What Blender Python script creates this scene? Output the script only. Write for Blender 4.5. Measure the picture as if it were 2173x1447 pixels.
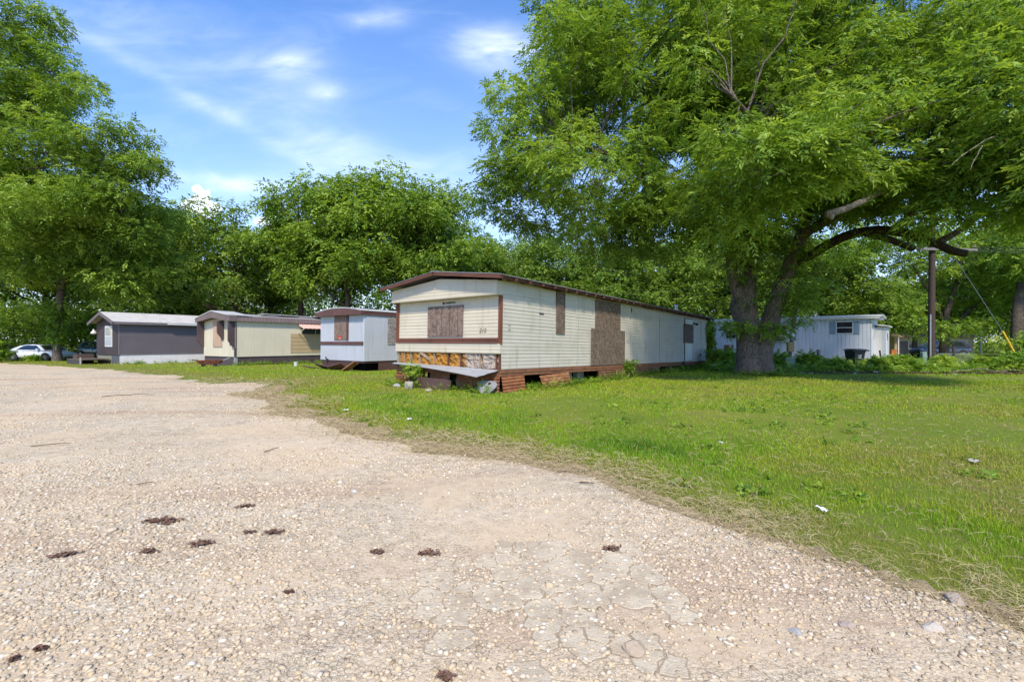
import bpy, bmesh, math, random
import numpy as np
from mathutils import Vector, Matrix, Euler
from mathutils.geometry import delaunay_2d_cdt
R = math.radians
S = bpy.context.scene
COL = S.collection
for o in list(bpy.data.objects):
    bpy.data.objects.remove(o)

# ------------------------------------------------------------------ camera
F, CX, CY, EYE = 966.0, 1086.5, 723.5, 1.4          # photo focal length and centre in photo pixels
cam_d = bpy.data.cameras.new('camera')
cam_d.lens, cam_d.sensor_width, cam_d.sensor_fit = 16.0, 36.0, 'HORIZONTAL'
cam_d.clip_start, cam_d.clip_end = 0.05, 3000.0
cam = bpy.data.objects.new('camera', cam_d)
COL.objects.link(cam)
cam.location = (0, 0, EYE)
cam.rotation_euler = (R(90), 0, 0)
S.camera = cam

# ------------------------------------------------------------------ sun, sky, exposure
TO_SUN = Vector((0.03, -0.84, 1.0)).normalized()
sun_d = bpy.data.lights.new('sun', 'SUN')
sun_d.energy, sun_d.angle, sun_d.color = 3.0, R(5.0), (1.0, 0.91, 0.74)
sun = bpy.data.objects.new('sun', sun_d)
COL.objects.link(sun)
sun.rotation_euler = TO_SUN.to_track_quat('Z', 'Y').to_euler()
sun.location = (0, 0, 60)

S.view_settings.view_transform = 'Standard'
S.view_settings.look = 'None'
S.view_settings.exposure = 0.92
S.view_settings.gamma = 1.0
S.cycles.max_bounces = 6
S.cycles.diffuse_bounces = 3
S.cycles.glossy_bounces = 2
S.cycles.transmission_bounces = 3
S.cycles.transparent_max_bounces = 6
S.cycles.caustics_reflective = False
S.cycles.caustics_refractive = False
S.cycles.use_denoising = True


class NT:
    """small helper to write node trees"""
    def __init__(s, tree):
        s.t = tree; s.n = tree.nodes; s.l = tree.links
    def new(s, typ, **kw):
        nd = s.n.new(typ)
        for k, v in kw.items():
            setattr(nd, k, v)
        return nd
    def put(s, sock, val):
        if isinstance(val, bpy.types.NodeSocket):
            s.l.new(val, sock)
        elif isinstance(val, (tuple, list)):
            sock.default_value = tuple(val) if len(val) == len(sock.default_value) else tuple(val) + (1.0,)
        else:
            sock.default_value = val
    def math(s, op, a, b=None, c=None, clamp=False):
        nd = s.new('ShaderNodeMath', operation=op, use_clamp=clamp)
        s.put(nd.inputs[0], a)
        if b is not None: s.put(nd.inputs[1], b)
        if c is not None: s.put(nd.inputs[2], c)
        return nd.outputs[0]
    def noise(s, vec, scale, detail=4, rough=0.55, dist=0.0):
        nd = s.new('ShaderNodeTexNoise')
        if vec is not None: s.put(nd.inputs['Vector'], vec)
        nd.inputs['Scale'].default_value = scale
        nd.inputs['Detail'].default_value = detail
        nd.inputs['Roughness'].default_value = rough
        nd.inputs['Distortion'].default_value = dist
        return nd.outputs['Fac']
    def mapping(s, vec, scale=(1, 1, 1), loc=(0, 0, 0), rot=(0, 0, 0)):
        nd = s.new('ShaderNodeMapping')
        s.put(nd.inputs['Vector'], vec)
        nd.inputs['Scale'].default_value = scale
        nd.inputs['Location'].default_value = loc
        nd.inputs['Rotation'].default_value = rot
        return nd.outputs['Vector']
    def ramp(s, fac, stops, interp='LINEAR'):
        nd = s.new('ShaderNodeValToRGB')
        s.put(nd.inputs['Fac'], fac)
        cr = nd.color_ramp; cr.interpolation = interp
        while len(cr.elements) < len(stops): cr.elements.new(0.5)
        for e, (p, c) in zip(cr.elements, stops):
            e.position = p
            e.color = tuple(c) + (1.0,) if len(c) == 3 else tuple(c)
        return nd.outputs['Color']
    def mix(s, fac, a, b, blend='MIX'):
        nd = s.new('ShaderNodeMix', data_type='RGBA', blend_type=blend)
        s.put(nd.inputs['Factor'], fac)
        s.put(nd.inputs['A'], a) if False else s.put(nd.inputs[6], a)
        s.put(nd.inputs[7], b)
        return nd.outputs[2]
    def step(s, fac, lo, hi):
        nd = s.new('ShaderNodeMapRange', interpolation_type='SMOOTHSTEP')
        s.put(nd.inputs['Value'], fac)
        nd.inputs['From Min'].default_value = lo
        nd.inputs['From Max'].default_value = hi
        return nd.outputs[0]


W = bpy.data.worlds.new('World')
S.world = W
W.use_nodes = True
w = NT(W.node_tree)
w.n.clear()
sky = w.new('ShaderNodeTexSky', sky_type='NISHITA')
sky.sun_disc = False
sky.sun_elevation = math.asin(TO_SUN.z)
sky.sun_rotation = math.atan2(TO_SUN.x, TO_SUN.y)
sky.air_density, sky.dust_density, sky.ozone_density = 1.0, 0.6, 3.0
geo = w.new('ShaderNodeTexCoord').outputs['Generated']
sep = w.new('ShaderNodeSeparateXYZ'); w.put(sep.inputs[0], geo)
yy = w.math('MAXIMUM', sep.outputs['Y'], 0.05)
U = w.math('DIVIDE', sep.outputs['X'], yy)
V = w.math('DIVIDE', sep.outputs['Z'], yy)
comb = w.new('ShaderNodeCombineXYZ'); w.put(comb.inputs[0], U); w.put(comb.inputs[1], V)
uv = comb.outputs[0]


def puff(px, py, a, b, rot, soft=1.0):
    """mask of one cloud given by its direction in the sky"""
    u0, v0 = (px - CX) / F, (CY - py) / F
    du, dv = w.math('SUBTRACT', U, u0), w.math('SUBTRACT', V, v0)
    c, s_ = math.cos(rot), math.sin(rot)
    p = w.math('ADD', w.math('MULTIPLY', du, c / a), w.math('MULTIPLY', dv, s_ / a))
    q = w.math('ADD', w.math('MULTIPLY', du, -s_ / b), w.math('MULTIPLY', dv, c / b))
    d = w.math('ADD', w.math('MULTIPLY', p, p), w.math('MULTIPLY', q, q))
    return w.math('EXPONENT', w.math('MULTIPLY', d, -soft))


n1 = w.noise(w.mapping(uv, (3.0, 9.0, 1), rot=(0, 0, 0.45)), 1.6, 6, 0.55, 0.6)
n2 = w.noise(w.mapping(uv, (2.5, 6.0, 1), loc=(3, 1, 0), rot=(0, 0, 0.4)), 2.6, 6, 0.52, 0.5)
wisp = None
for px, py, a, b, rot, g in ((800, 40, .060, .022, 0, .50), (625, 135, .070, .030, .1, .52), (690, 200, .040, .024, -.2, .40),
                             (1075, 112, .10, .045, -.15, .72), (470, 240, .40, .018, -.52, .20), (690, 310, .30, .05, -.45, .22),
                             (250, 60, .30, .06, -.15, .13), (450, 385, .12, .018, -.12, .45), (900, 380, .40, .06, 0, .15), (520, 170, .30, .09, -.45, .08)):
    m = w.math('MULTIPLY', puff(px, py, a, b, rot), g)
    wisp = m if wisp is None else w.math('ADD', wisp, m)
wisp = w.math('MULTIPLY', wisp, w.math('ADD', w.math('MULTIPLY', w.step(n2, .15, .85), .70), w.math('MULTIPLY', w.step(n1, .3, .7), .55)))
veil = w.math('MULTIPLY', w.step(n1, .45, .9), .10)
cum = None
for px, py, a, b in ((428, 420, .026, .024), (410, 438, .036, .022), (440, 446, .042, .022), (418, 402, .014, .012), (560, 470, .03, .012)):
    m = puff(px, py, a, b, 0)
    cum = m if cum is None else w.math('MAXIMUM', cum, m)
cum = w.step(w.math('ADD', cum, w.math('MULTIPLY', w.math('SUBTRACT', w.noise(uv, 55, 6, .6), .5), .75)), .28, .74)
low = w.math('MULTIPLY', w.math('EXPONENT', w.math('MULTIPLY', w.math('MAXIMUM', V, 0.0), -2.8)), .58)
cl = w.math('MINIMUM', w.math('ADD', w.math('ADD', wisp, veil), low), .93)
cl = w.math('MAXIMUM', cl, cum, clamp=True)
hsv = w.new('ShaderNodeHueSaturation')
hsv.inputs['Saturation'].default_value = 1.32
hsv.inputs['Value'].default_value = 1.0
w.put(hsv.inputs['Color'], sky.outputs[0])
blue = w.mix(1.0, hsv.outputs[0], (0.98, 0.955, 1.08), 'MULTIPLY')
col = w.mix(cl, blue, (5.0, 5.4, 6.3))
bg = w.new('ShaderNodeBackground')
w.put(bg.inputs['Color'], col)
bg.inputs['Strength'].default_value = 0.15
out = w.new('ShaderNodeOutputWorld')
w.l.new(bg.outputs[0], out.inputs['Surface'])


# ------------------------------------------------------------------ helpers
def zg(x, y):
    """height of the ground"""
    x = np.asarray(x, float); y = np.asarray(y, float)
    d = np.clip(y - 11.0, 0, 110.0)
    s = -0.009 * d * d / (d + 2.0)
    b = 0.022 * np.sin(x * .55 + 1.0) * np.sin(y * .6 + .4) + 0.015 * np.sin(x * .23 - y * .31)
    return s + b * np.clip((np.hypot(x, y) - 2) / 6, 0, 1)


def gz(x, y): return float(zg(x, y))


def P(px, py, Y):
    """the point at depth Y seen at photo pixel px, py"""
    return Vector(((px - CX) / F * Y, Y, EYE - (py - CY) / F * Y))


def G(px, Y):
    X = (px - CX) / F * Y
    return Vector((X, Y, gz(X, Y)))


def ground_hit(px, py):
    k = (py - CY) / F
    Y = EYE / k
    for _ in range(30):
        X = (px - CX) / F * Y
        Y = 0.5 * Y + 0.5 * (EYE - gz(X, Y)) / k
    return ((px - CX) / F * Y, Y)


class MB:
    def __init__(s): s.v = []; s.f = []
    def add(s, v, f):
        n = len(s.v)
        s.v += [tuple(p) for p in v]
        s.f += [tuple(i + n for i in q) for q in f]
        return s
    def box(s, x0, x1, y0, y1, z0, z1):
        v = [(x, y, z) for z in (z0, z1) for y in (y0, y1) for x in (x0, x1)]
        return s.add(v, [(0, 2, 3, 1), (4, 5, 7, 6), (0, 1, 5, 4), (2, 6, 7, 3), (0, 4, 6, 2), (1, 3, 7, 5)])
    def bar(s, p, q, w_, h_, up=(0, 0, 1)):
        p, q = Vector(p), Vector(q); d = (q - p).normalized()
        a = d.cross(Vector(up))
        if a.length < 1e-4: a = d.cross(Vector((1, 0, 0)))
        a.normalize(); b = a.cross(d).normalized()
        v = [c + a * (i * w_ / 2) + b * (j * h_ / 2) for c in (p, q) for j in (-1, 1) for i in (-1, 1)]
        return s.add(v, [(0, 2, 3, 1), (4, 5, 7, 6), (0, 1, 5, 4), (2, 6, 7, 3), (0, 4, 6, 2), (1, 3, 7, 5)])
    def tube(s, pts, radii, n=8, cap=True):
        pts = [Vector(p) for p in pts]
        if not hasattr(radii, '__len__'): radii = [radii] * len(pts)
        ref = None; rings = []; base = len(s.v)
        for i, p in enumerate(pts):
            t = (pts[min(i + 1, len(pts) - 1)] - pts[max(i - 1, 0)]).normalized()
            if ref is None:
                ref = t.orthogonal().normalized()
            ref = (ref - t * ref.dot(t)).normalized()
            b = t.cross(ref)
            for k in range(n):
                a = 2 * math.pi * k / n
                s.v.append(tuple(p + (ref * math.cos(a) + b * math.sin(a)) * radii[i]))
        for i in range(len(pts) - 1):
            for k in range(n):
                k2 = (k + 1) % n
                s.f.append((base + i * n + k, base + i * n + k2, base + (i + 1) * n + k2, base + (i + 1) * n + k))
        if cap:
            s.f.append(tuple(base + k for k in reversed(range(n))))
            s.f.append(tuple(base + (len(pts) - 1) * n + k for k in range(n)))
        return s
    def prism(s, poly, axis, a, b):
        """polygon (2-D) pushed from a to b along axis 0/1/2"""
        def mk(u, v_, t):
            return {0: (t, u, v_), 1: (u, t, v_), 2: (u, v_, t)}[axis]
        n = len(poly)
        v = [mk(u, v_, a) for u, v_ in poly] + [mk(u, v_, b) for u, v_ in poly]
        f = [tuple(range(n)), tuple(range(2 * n - 1, n - 1, -1))]
        f += [(i, i + n, (i + 1) % n + n, (i + 1) % n) for i in range(n)]
        return s.add(v, f)
    def sheet(s, org, along, across, normal, L, prof, seg=1, wob=0.0, thick=0.0):
        """a ribbed sheet: prof = [(t, offset)] over `across`, pushed L along `along`"""
        org, along, across, normal = map(Vector, (org, along, across, normal))
        n = len(prof); base = len(s.v)
        for sgn in ((0,) if not thick else (0, 1)):
            for i in range(seg + 1):
                for t, o in prof:
                    p = org + along * (L * i / seg) + across * t + normal * (o - sgn * thick)
                    if wob: p = p + normal * (wob * math.sin(p.x * 1.7 + p.z * 2.3 + p.y * 1.1))
                    s.v.append(tuple(p))
        m = (seg + 1) * n
        for i in range(seg):
            for j in range(n - 1):
                q = (base + i * n + j, base + i * n + j + 1, base + (i + 1) * n + j + 1, base + (i + 1) * n + j)
                s.f.append(q)
                if thick: s.f.append(tuple(k + m for k in reversed(q)))
        if thick:
            for i in range(seg):
                for j in (0, n - 1):
                    a_, b_ = base + i * n + j, base + (i + 1) * n + j
                    s.f.append((a_, b_, b_ + m, a_ + m))
            for i in (0, seg):
                for j in range(n - 1):
                    a_, b_ = base + i * n + j, base + i * n + j + 1
                    s.f.append((a_, b_, b_ + m, a_ + m))
        return s
    def lathe(s, prof, c, axis='z', n=16):
        """prof = [(r, h)] about an axis through c"""
        c = Vector(c); base = len(s.v)
        for r, h in prof:
            for k in range(n):
                a = 2 * math.pi * k / n; x, y = r * math.cos(a), r * math.sin(a)
                s.v.append(tuple(c + Vector({'z': (x, y, h), 'y': (x, h, y), 'x': (h, x, y)}[axis])))
        for i in range(len(prof) - 1):
            for k in range(n):
                k2 = (k + 1) % n
                s.f.append((base + i * n + k, base + i * n + k2, base + (i + 1) * n + k2, base + (i + 1) * n + k))
        s.f.append(tuple(base + k for k in range(n)))
        s.f.append(tuple(base + (len(prof) - 1) * n + k for k in range(n)))
        return s
    def build(s, name, mat, parent=None, smooth=False, bevel=0.0, recalc=True):
        me = bpy.data.meshes.new(name)
        me.from_pydata(s.v, [], s.f)
        if recalc:
            bm = bmesh.new(); bm.from_mesh(me)
            bmesh.ops.recalc_face_normals(bm, faces=bm.faces)
            bm.to_mesh(me); bm.free()
        me.materials.append(mat)
        o = bpy.data.objects.new(name, me)
        COL.objects.link(o)
        if parent is not None: o.parent = parent
        if smooth:
            me.polygons.foreach_set('use_smooth', [True] * len(me.polygons))
        if bevel:
            md = o.modifiers.new('bevel', 'BEVEL'); md.width = bevel; md.segments = 1; md.limit_method = 'ANGLE'
        return o


def tag(o, label, cat, group=None, kind=None):
    if label: o['label'] = label
    if cat: o['category'] = cat
    if group: o['group'] = group
    if kind: o['kind'] = kind
    return o


def thing(name, label, cat, loc=(0, 0, 0), rz=0.0, group=None, pitch=0.0):
    o = bpy.data.objects.new(name, None)
    COL.objects.link(o)
    o.empty_display_size = 0.3
    o.location = loc
    o.rotation_euler = (0, pitch, rz)
    return tag(o, label, cat, group)


def dup(root, loc, rz=0.0, scale=None, label=None, group=None):
    r = root.copy(); COL.objects.link(r)
    r.location = loc; r.rotation_euler = (0, 0, rz)
    if scale is not None: r.scale = scale
    if label: r['label'] = label
    if group: r['group'] = group
    for ch in list(root.children):
        c = ch.copy(); COL.objects.link(c); c.parent = r
        for g2 in list(ch.children):
            d = g2.copy(); COL.objects.link(d); d.parent = c
    return r


def np_mesh(name, V_, k, mat, tint=None, parent=None, faces=None, smooth=False):
    """fast mesh: V_ (N,3); faces (M,k) or consecutive groups of k vertices"""
    V_ = np.ascontiguousarray(V_, np.float32)
    if faces is None:
        faces = np.arange(len(V_), dtype=np.int32).reshape(-1, k)
    faces = np.ascontiguousarray(faces, np.int32)
    M = len(faces)
    me = bpy.data.meshes.new(name)
    me.vertices.add(len(V_)); me.vertices.foreach_set('co', V_.ravel())
    me.loops.add(M * k); me.loops.foreach_set('vertex_index', faces.ravel())
    me.polygons.add(M)
    me.polygons.foreach_set('loop_start', np.arange(0, M * k, k, dtype=np.int32))
    me.polygons.foreach_set('loop_total', np.full(M, k, np.int32))
    if smooth: me.polygons.foreach_set('use_smooth', np.ones(M, bool))
    if tint is not None:
        at = me.attributes.new('tint', 'FLOAT', 'POINT')
        at.data.foreach_set('value', np.ascontiguousarray(tint, np.float32))
    me.update(calc_edges=True)
    me.materials.append(mat)
    o = bpy.data.objects.new(name, me)
    COL.objects.link(o)
    if parent is not None: o.parent = parent
    return o


def vn(x, y, seed=0, scale=1.0, octs=3):
    """smooth value noise in 0..1 (numpy)"""
    out_ = np.zeros_like(x, float); amp = 1.0; tot = 0.0
    for o_ in range(octs):
        X, Y = x * scale * 2 ** o_ + 31.7 * o_ + seed * 7.3, y * scale * 2 ** o_ - 17.1 * o_ + seed * 3.1
        xi, yi = np.floor(X), np.floor(Y); fx, fy = X - xi, Y - yi
        fx, fy = fx * fx * (3 - 2 * fx), fy * fy * (3 - 2 * fy)
        def h(a, b):
            v = np.sin(a * 127.1 + b * 311.7 + seed * 74.7) * 43758.5453
            return v - np.floor(v)
        out_ += amp * ((h(xi, yi) * (1 - fx) + h(xi + 1, yi) * fx) * (1 - fy) + (h(xi, yi + 1) * (1 - fx) + h(xi + 1, yi + 1) * fx) * fy)
        tot += amp; amp *= .5
    return out_ / tot


# ------------------------------------------------------------------ materials
def material(name):
    m = bpy.data.materials.new(name); m.use_nodes = True
    t = NT(m.node_tree); t.n.clear()
    b = t.new('ShaderNodeBsdfPrincipled'); o = t.new('ShaderNodeOutputMaterial')
    t.l.new(b.outputs[0], o.inputs['Surface'])
    t.b, t.o = b, o
    t.obj = t.new('ShaderNodeTexCoord').outputs['Object']
    return m, t


def bump(t, height, strength=0.4, dist=0.01):
    nd = t.new('ShaderNodeBump')
    nd.inputs['Strength'].default_value = strength
    nd.inputs['Distance'].default_value = dist
    t.put(nd.inputs['Height'], height)
    t.l.new(nd.outputs[0], t.b.inputs['Normal'])


def paint(name, col, rough=0.5, dirt=(.12, .11, .08), amount=.35, streak=(1.2, 1.2, .18), metal=0.0, spec=.4, var=.12, algae=None):
    """weathered paint: broad tone drift, vertical streaks of dirt, fine speckle"""
    m, t = material(name)
    s1 = t.noise(t.mapping(t.obj, streak), 3.0, 6, .62)
    s2 = t.noise(t.obj, .9, 3, .5)
    s3 = t.noise(t.obj, 38.0, 3, .6)
    dark = tuple(c * (1 - var) for c in col)
    c = t.mix(t.step(s2, .3, .7), dark, col)
    c = t.mix(t.math('MULTIPLY', t.step(s1, .52, .80), amount), c, dirt)
    c = t.mix(t.math('MULTIPLY', t.step(s3, .60, .78), amount * .35), c, dirt)
    if algae:
        sp = t.new('ShaderNodeSeparateXYZ'); t.put(sp.inputs[0], t.obj)
        a = t.math('MULTIPLY', t.step(t.noise(t.mapping(t.obj, (.7, .7, 1.5)), 1.4, 5, .6), .48, .72), algae[3])
        c = t.mix(a, c, algae[:3])
    t.put(t.b.inputs['Base Color'], c)
    t.put(t.b.inputs['Roughness'], t.math('ADD', t.math('MULTIPLY', s1, .25), rough - .1))
    t.b.inputs['Metallic'].default_value = metal
    t.b.inputs['Specular IOR Level'].default_value = spec
    return m


def plain(name, col, rough=.6, metal=0.0, spec=.4):
    m, t = material(name)
    n = t.noise(t.obj, 9.0, 4, .6)
    t.put(t.b.inputs['Base Color'], t.mix(n, tuple(c * .85 for c in col), tuple(min(1, c * 1.12) for c in col)))
    t.b.inputs['Roughness'].default_value = rough
    t.b.inputs['Metallic'].default_value = metal
    t.b.inputs['Specular IOR Level'].default_value = spec
    return m


def glass(name, col=(.02, .024, .03), rough=.06):
    m, t = material(name)
    t.put(t.b.inputs['Base Color'], col + (1,))
    t.b.inputs['Roughness'].default_value = rough
    t.b.inputs['Specular IOR Level'].default_value = .8
    return m


def wood(name, col, axis=0, dark=.45, rough=.75):
    m, t = material(name)
    sc = [22, 22, 22]; sc[axis] = 1.6
    g = t.noise(t.mapping(t.obj, tuple(sc)), 1.0, 5, .65, .4)
    b_ = t.noise(t.obj, 2.0, 4, .6)
    c = t.ramp(g, [(.2, tuple(x * dark for x in col)), (.55, col), (.85, tuple(min(1, x * 1.25) for x in col))])
    c = t.mix(t.math('MULTIPLY', t.step(b_, .5, .75), .5), c, tuple(x * .5 for x in col))
    t.put(t.b.inputs['Base Color'], c)
    t.b.inputs['Roughness'].default_value = rough
    t.b.inputs['Specular IOR Level'].default_value = .25
    bump(t, g, .3, .004)
    return m


def osb(name, lo, mid, hi):
    m, t = material(name)
    v = None
    for i, (sc, rot) in enumerate((((26, 26, 9), .9), ((9, 9, 26), .3), ((22, 22, 10), -.9))):
        mp = t.mapping(t.obj, sc, loc=(i * 3.3, i, 0), rot=(rot, .5 * rot, 0))
        vo = t.new('ShaderNodeTexVoronoi'); t.put(vo.inputs['Vector'], mp); vo.inputs['Scale'].default_value = 1.0
        sp = t.new('ShaderNodeSeparateColor'); t.put(sp.inputs[0], vo.outputs['Color'])
        v = sp.outputs[0] if v is None else t.mix(t.step(t.noise(t.obj, 7 + 4 * i, 2, .5), .42, .58), v, sp.outputs[0])
    c = t.ramp(v, [(0.0, lo), (.45, mid), (1.0, hi)])
    wet = t.step(t.noise(t.mapping(t.obj, (1, 1, .5)), 1.7, 5, .6), .45, .75)
    c = t.mix(t.math('MULTIPLY', wet, .35), c, lo)
    t.put(t.b.inputs['Base Color'], c)
    t.b.inputs['Roughness'].default_value = .85
    t.b.inputs['Specular IOR Level'].default_value = .2
    return m


def rust(name, paint_col=None, keep=.3, base=(.22, .075, .03), dark=(.06, .022, .014), light=(.36, .16, .07)):
    m, t = material(name)
    n = t.noise(t.mapping(t.obj, (1, 1, 2.0)), 3.6, 7, .68)
    n2 = t.noise(t.obj, 16.0, 5, .65)
    c = t.ramp(n, [(.25, dark), (.48, base), (.75, light)])
    c = t.mix(t.math('MULTIPLY', n2, .55), c, dark)
    if paint_col:
        c = t.mix(t.step(t.noise(t.mapping(t.obj, (1.3, 1.3, .7), loc=(5, 2, 1)), 1.6, 6, .62), .5 + .2 * (1 - keep * 2), .75), c, paint_col)
    t.put(t.b.inputs['Base Color'], c)
    t.b.inputs['Roughness'].default_value = .8
    t.b.inputs['Specular IOR Level'].default_value = .25
    bump(t, n2, .4, .004)
    return m


def leafmat(name, stops, trans=.38, spec=.25):
    m, t = material(name)
    at = t.new('ShaderNodeAttribute'); at.attribute_name = 'tint'
    c = t.ramp(at.outputs['Fac'], stops)
    t.put(t.b.inputs['Base Color'], c)
    t.b.inputs['Roughness'].default_value = .5
    t.b.inputs['Specular IOR Level'].default_value = spec
    tr = t.new('ShaderNodeBsdfTranslucent')
    t.put(tr.inputs['Color'], t.mix(1.0, c, (1.25, 1.15, .55), 'MULTIPLY'))
    mx = t.new('ShaderNodeMixShader'); mx.inputs[0].default_value = trans
    t.l.new(t.b.outputs[0], mx.inputs[1]); t.l.new(tr.outputs[0], mx.inputs[2])
    t.l.new(mx.outputs[0], t.o.inputs['Surface'])
    return m


def barkmat(name, a, b, moss=None):
    m, t = material(name)
    mp = t.mapping(t.obj, (1, 1, .16))
    n = t.noise(mp, 26.0, 5, .65, .5)
    n2 = t.noise(t.obj, 2.2, 5, .6)
    vo = t.new('ShaderNodeTexVoronoi', feature='DISTANCE_TO_EDGE')
    t.put(vo.inputs['Vector'], t.mapping(t.obj, (1, 1, .22))); vo.inputs['Scale'].default_value = 17.0
    crack = t.step(vo.outputs['Distance'], 0.0, .09)
    c = t.mix(n, a, b)
    c = t.mix(crack, tuple(x * .35 for x in a), c)
    c = t.mix(t.math('MULTIPLY', t.step(n2, .45, .75), .6), c, moss or tuple(x * .6 for x in a))
    t.put(t.b.inputs['Base Color'], c)
    t.b.inputs['Roughness'].default_value = .9
    t.b.inputs['Specular IOR Level'].default_value = .15
    bump(t, t.math('ADD', t.math('MULTIPLY', crack, .6), n), .9, .02)
    return m
# ------------------------------------------------------------------ ground, road
EDGE_PX = [(2700, 1610), (2400, 1450), (2173, 1340), (2000, 1285), (1900, 1250), (1750, 1190), (1650, 1155), (1500, 1110), (1400, 1076),
           (1330, 1050), (1250, 1022), (1130, 986), (1010, 976), (930, 966), (860, 947), (800, 930), (700, 910), (640, 888),
           (560, 862), (530, 849), (475, 837), (545, 827), (590, 816), (520, 811), (440, 815), (380, 801), (300, 791), (220, 784),
           (140, 778.5), (60, 773), (0, 771)]
edge = [ground_hit(*p) for p in EDGE_PX]
edge = [(7.0, 1.0)] + edge + [(-60.0, 37.5), (-110.0, 37.5), (-110.0, -18.0), (7.0, -18.0)]


def refine(poly, step, amp):
    """subdivide a closed line and roughen it"""
    pts = []
    for (x0, y0), (x1, y1) in zip(poly, poly[1:] + poly[:1]):
        L = math.hypot(x1 - x0, y1 - y0); d = math.hypot((x0 + x1) / 2, (y0 + y1) / 2)
        st = step * max(1.0, d / 6); n = max(1, min(400, int(L / st)))
        for i in range(n):
            pts.append((x0 + (x1 - x0) * i / n, y0 + (y1 - y0) * i / n))
    p = np.array(pts)
    d = np.hypot(p[:, 0], p[:, 1])
    a = amp * np.clip(d / 5, .6, 2.5)
    p[:, 0] += a * (vn(p[:, 0], p[:, 1], 1, 1.3, 5) - .5) * 2
    p[:, 1] += a * (vn(p[:, 0], p[:, 1], 2, 1.3, 5) - .5) * 2
    return p


EDGE = refine(edge, .07, .30)
E0 = EDGE; E1 = np.roll(EDGE, -1, axis=0)


def in_road(x, y):
    c = np.zeros(len(x), bool)
    for (x0, y0), (x1, y1) in zip(E0, E1):
        if y0 == y1: continue
        k = (y0 > y) != (y1 > y)
        c ^= k & (x < (x1 - x0) * (y - y0) / (y1 - y0) + x0)
    return c


def edge_dist(x, y):
    """distance to the road edge, negative on the road"""
    out_ = np.full(len(x), 1e9)
    for i in range(0, len(x), 20000):
        p = np.stack([x[i:i + 20000], y[i:i + 20000]], 1)
        best = np.full(len(p), 1e9)
        for a, b in zip(E0, E1):
            ab = b - a; L = ab @ ab + 1e-9
            t = np.clip(((p - a) @ ab) / L, 0, 1)
            q = a + t[:, None] * ab - p
            best = np.minimum(best, (q * q).sum(1))
        out_[i:i + 20000] = np.sqrt(best)
    return np.where(in_road(x, y), -out_, out_)


# the ground: one sheet to the horizon
xs = np.unique(np.concatenate([np.linspace(-600, -70, 24), np.arange(-70, 70.1, .6), np.linspace(70, 600, 24)]))
ys = np.unique(np.concatenate([np.linspace(-80, -6, 10), np.arange(-6, 62, .6), np.linspace(62, 900, 50)]))
gx, gy = np.meshgrid(xs, ys)
gV = np.stack([gx.ravel(), gy.ravel(), zg(gx, gy).ravel()], 1)
nx, ny = len(xs), len(ys)
ii = (np.arange(ny - 1)[:, None] * nx + np.arange(nx - 1)[None]).ravel()
gF = np.stack([ii, ii + 1, ii + nx + 1, ii + nx], 1)

m, t = material('lawn_soil')
n1_ = t.noise(t.obj, .35, 5, .6); n2_ = t.noise(t.obj, 3.5, 5, .65); n3_ = t.noise(t.mapping(t.obj, (1, 1, 1)), 60.0, 4, .7)
c = t.mix(t.step(n1_, .35, .65), (.14, .20, .020), (.20, .225, .034))
c = t.mix(t.math('MULTIPLY', t.step(n2_, .52, .72), .75), c, (.19, .145, .075))
c = t.mix(t.math('MULTIPLY', t.step(n3_, .45, .75), .7), c, (.045, .06, .016))
t.put(t.b.inputs['Base Color'], c); t.b.inputs['Roughness'].default_value = .95; t.b.inputs['Specular IOR Level'].default_value = .1
bump(t, n3_, .8, .03)
ground = np_mesh('ground', gV, 4, m, faces=gF, smooth=True)
tag(ground, 'mown green lawn ground running to the trees', None, kind='structure')

# gravel road: sheet 6 mm above the ground
rng = np.random.default_rng(7)
pts = [(float(a), float(b)) for a, b in EDGE]
gi = []
for st, (xa, xb, ya, yb) in ((.3, (-14, 8, -3, 14)), (.9, (-50, 8, -12, 37)), (4.0, (-105, 6, -16, 36))):
    X, Y = np.meshgrid(np.arange(xa, xb, st), np.arange(ya, yb, st))
    X = X.ravel() + rng.uniform(-.1, .1, X.size) * st; Y = Y.ravel() + rng.uniform(-.1, .1, Y.size) * st
    k = in_road(X, Y)
    if st == .9: k &= ~((X > -14) & (X < 8) & (Y > -3) & (Y < 14))
    if st == 4.0: k &= ~((X > -50) & (X < 8) & (Y > -12) & (Y < 37))
    gi += list(zip(X[k], Y[k]))
n_e = len(pts)
allp = [Vector(p) for p in pts] + [Vector((float(a), float(b))) for a, b in gi]
res = delaunay_2d_cdt(allp, [(i, (i + 1) % n_e) for i in range(n_e)], [], 1, 1e-5)
rv = np.array([(v.x, v.y) for v in res[0]])
rz_ = zg(rv[:, 0], rv[:, 1]) + .006
rF = np.array([f for f in res[2] if len(f) == 3])
cen = rv[rF].mean(1)
rF = rF[in_road(cen[:, 0], cen[:, 1])]
a_, b_, c_ = rv[rF[:, 0]], rv[rF[:, 1]], rv[rF[:, 2]]
flip = ((b_ - a_)[:, 0] * (c_ - a_)[:, 1] - (b_ - a_)[:, 1] * (c_ - a_)[:, 0]) < 0
rF[flip] = rF[flip][:, ::-1]

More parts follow.
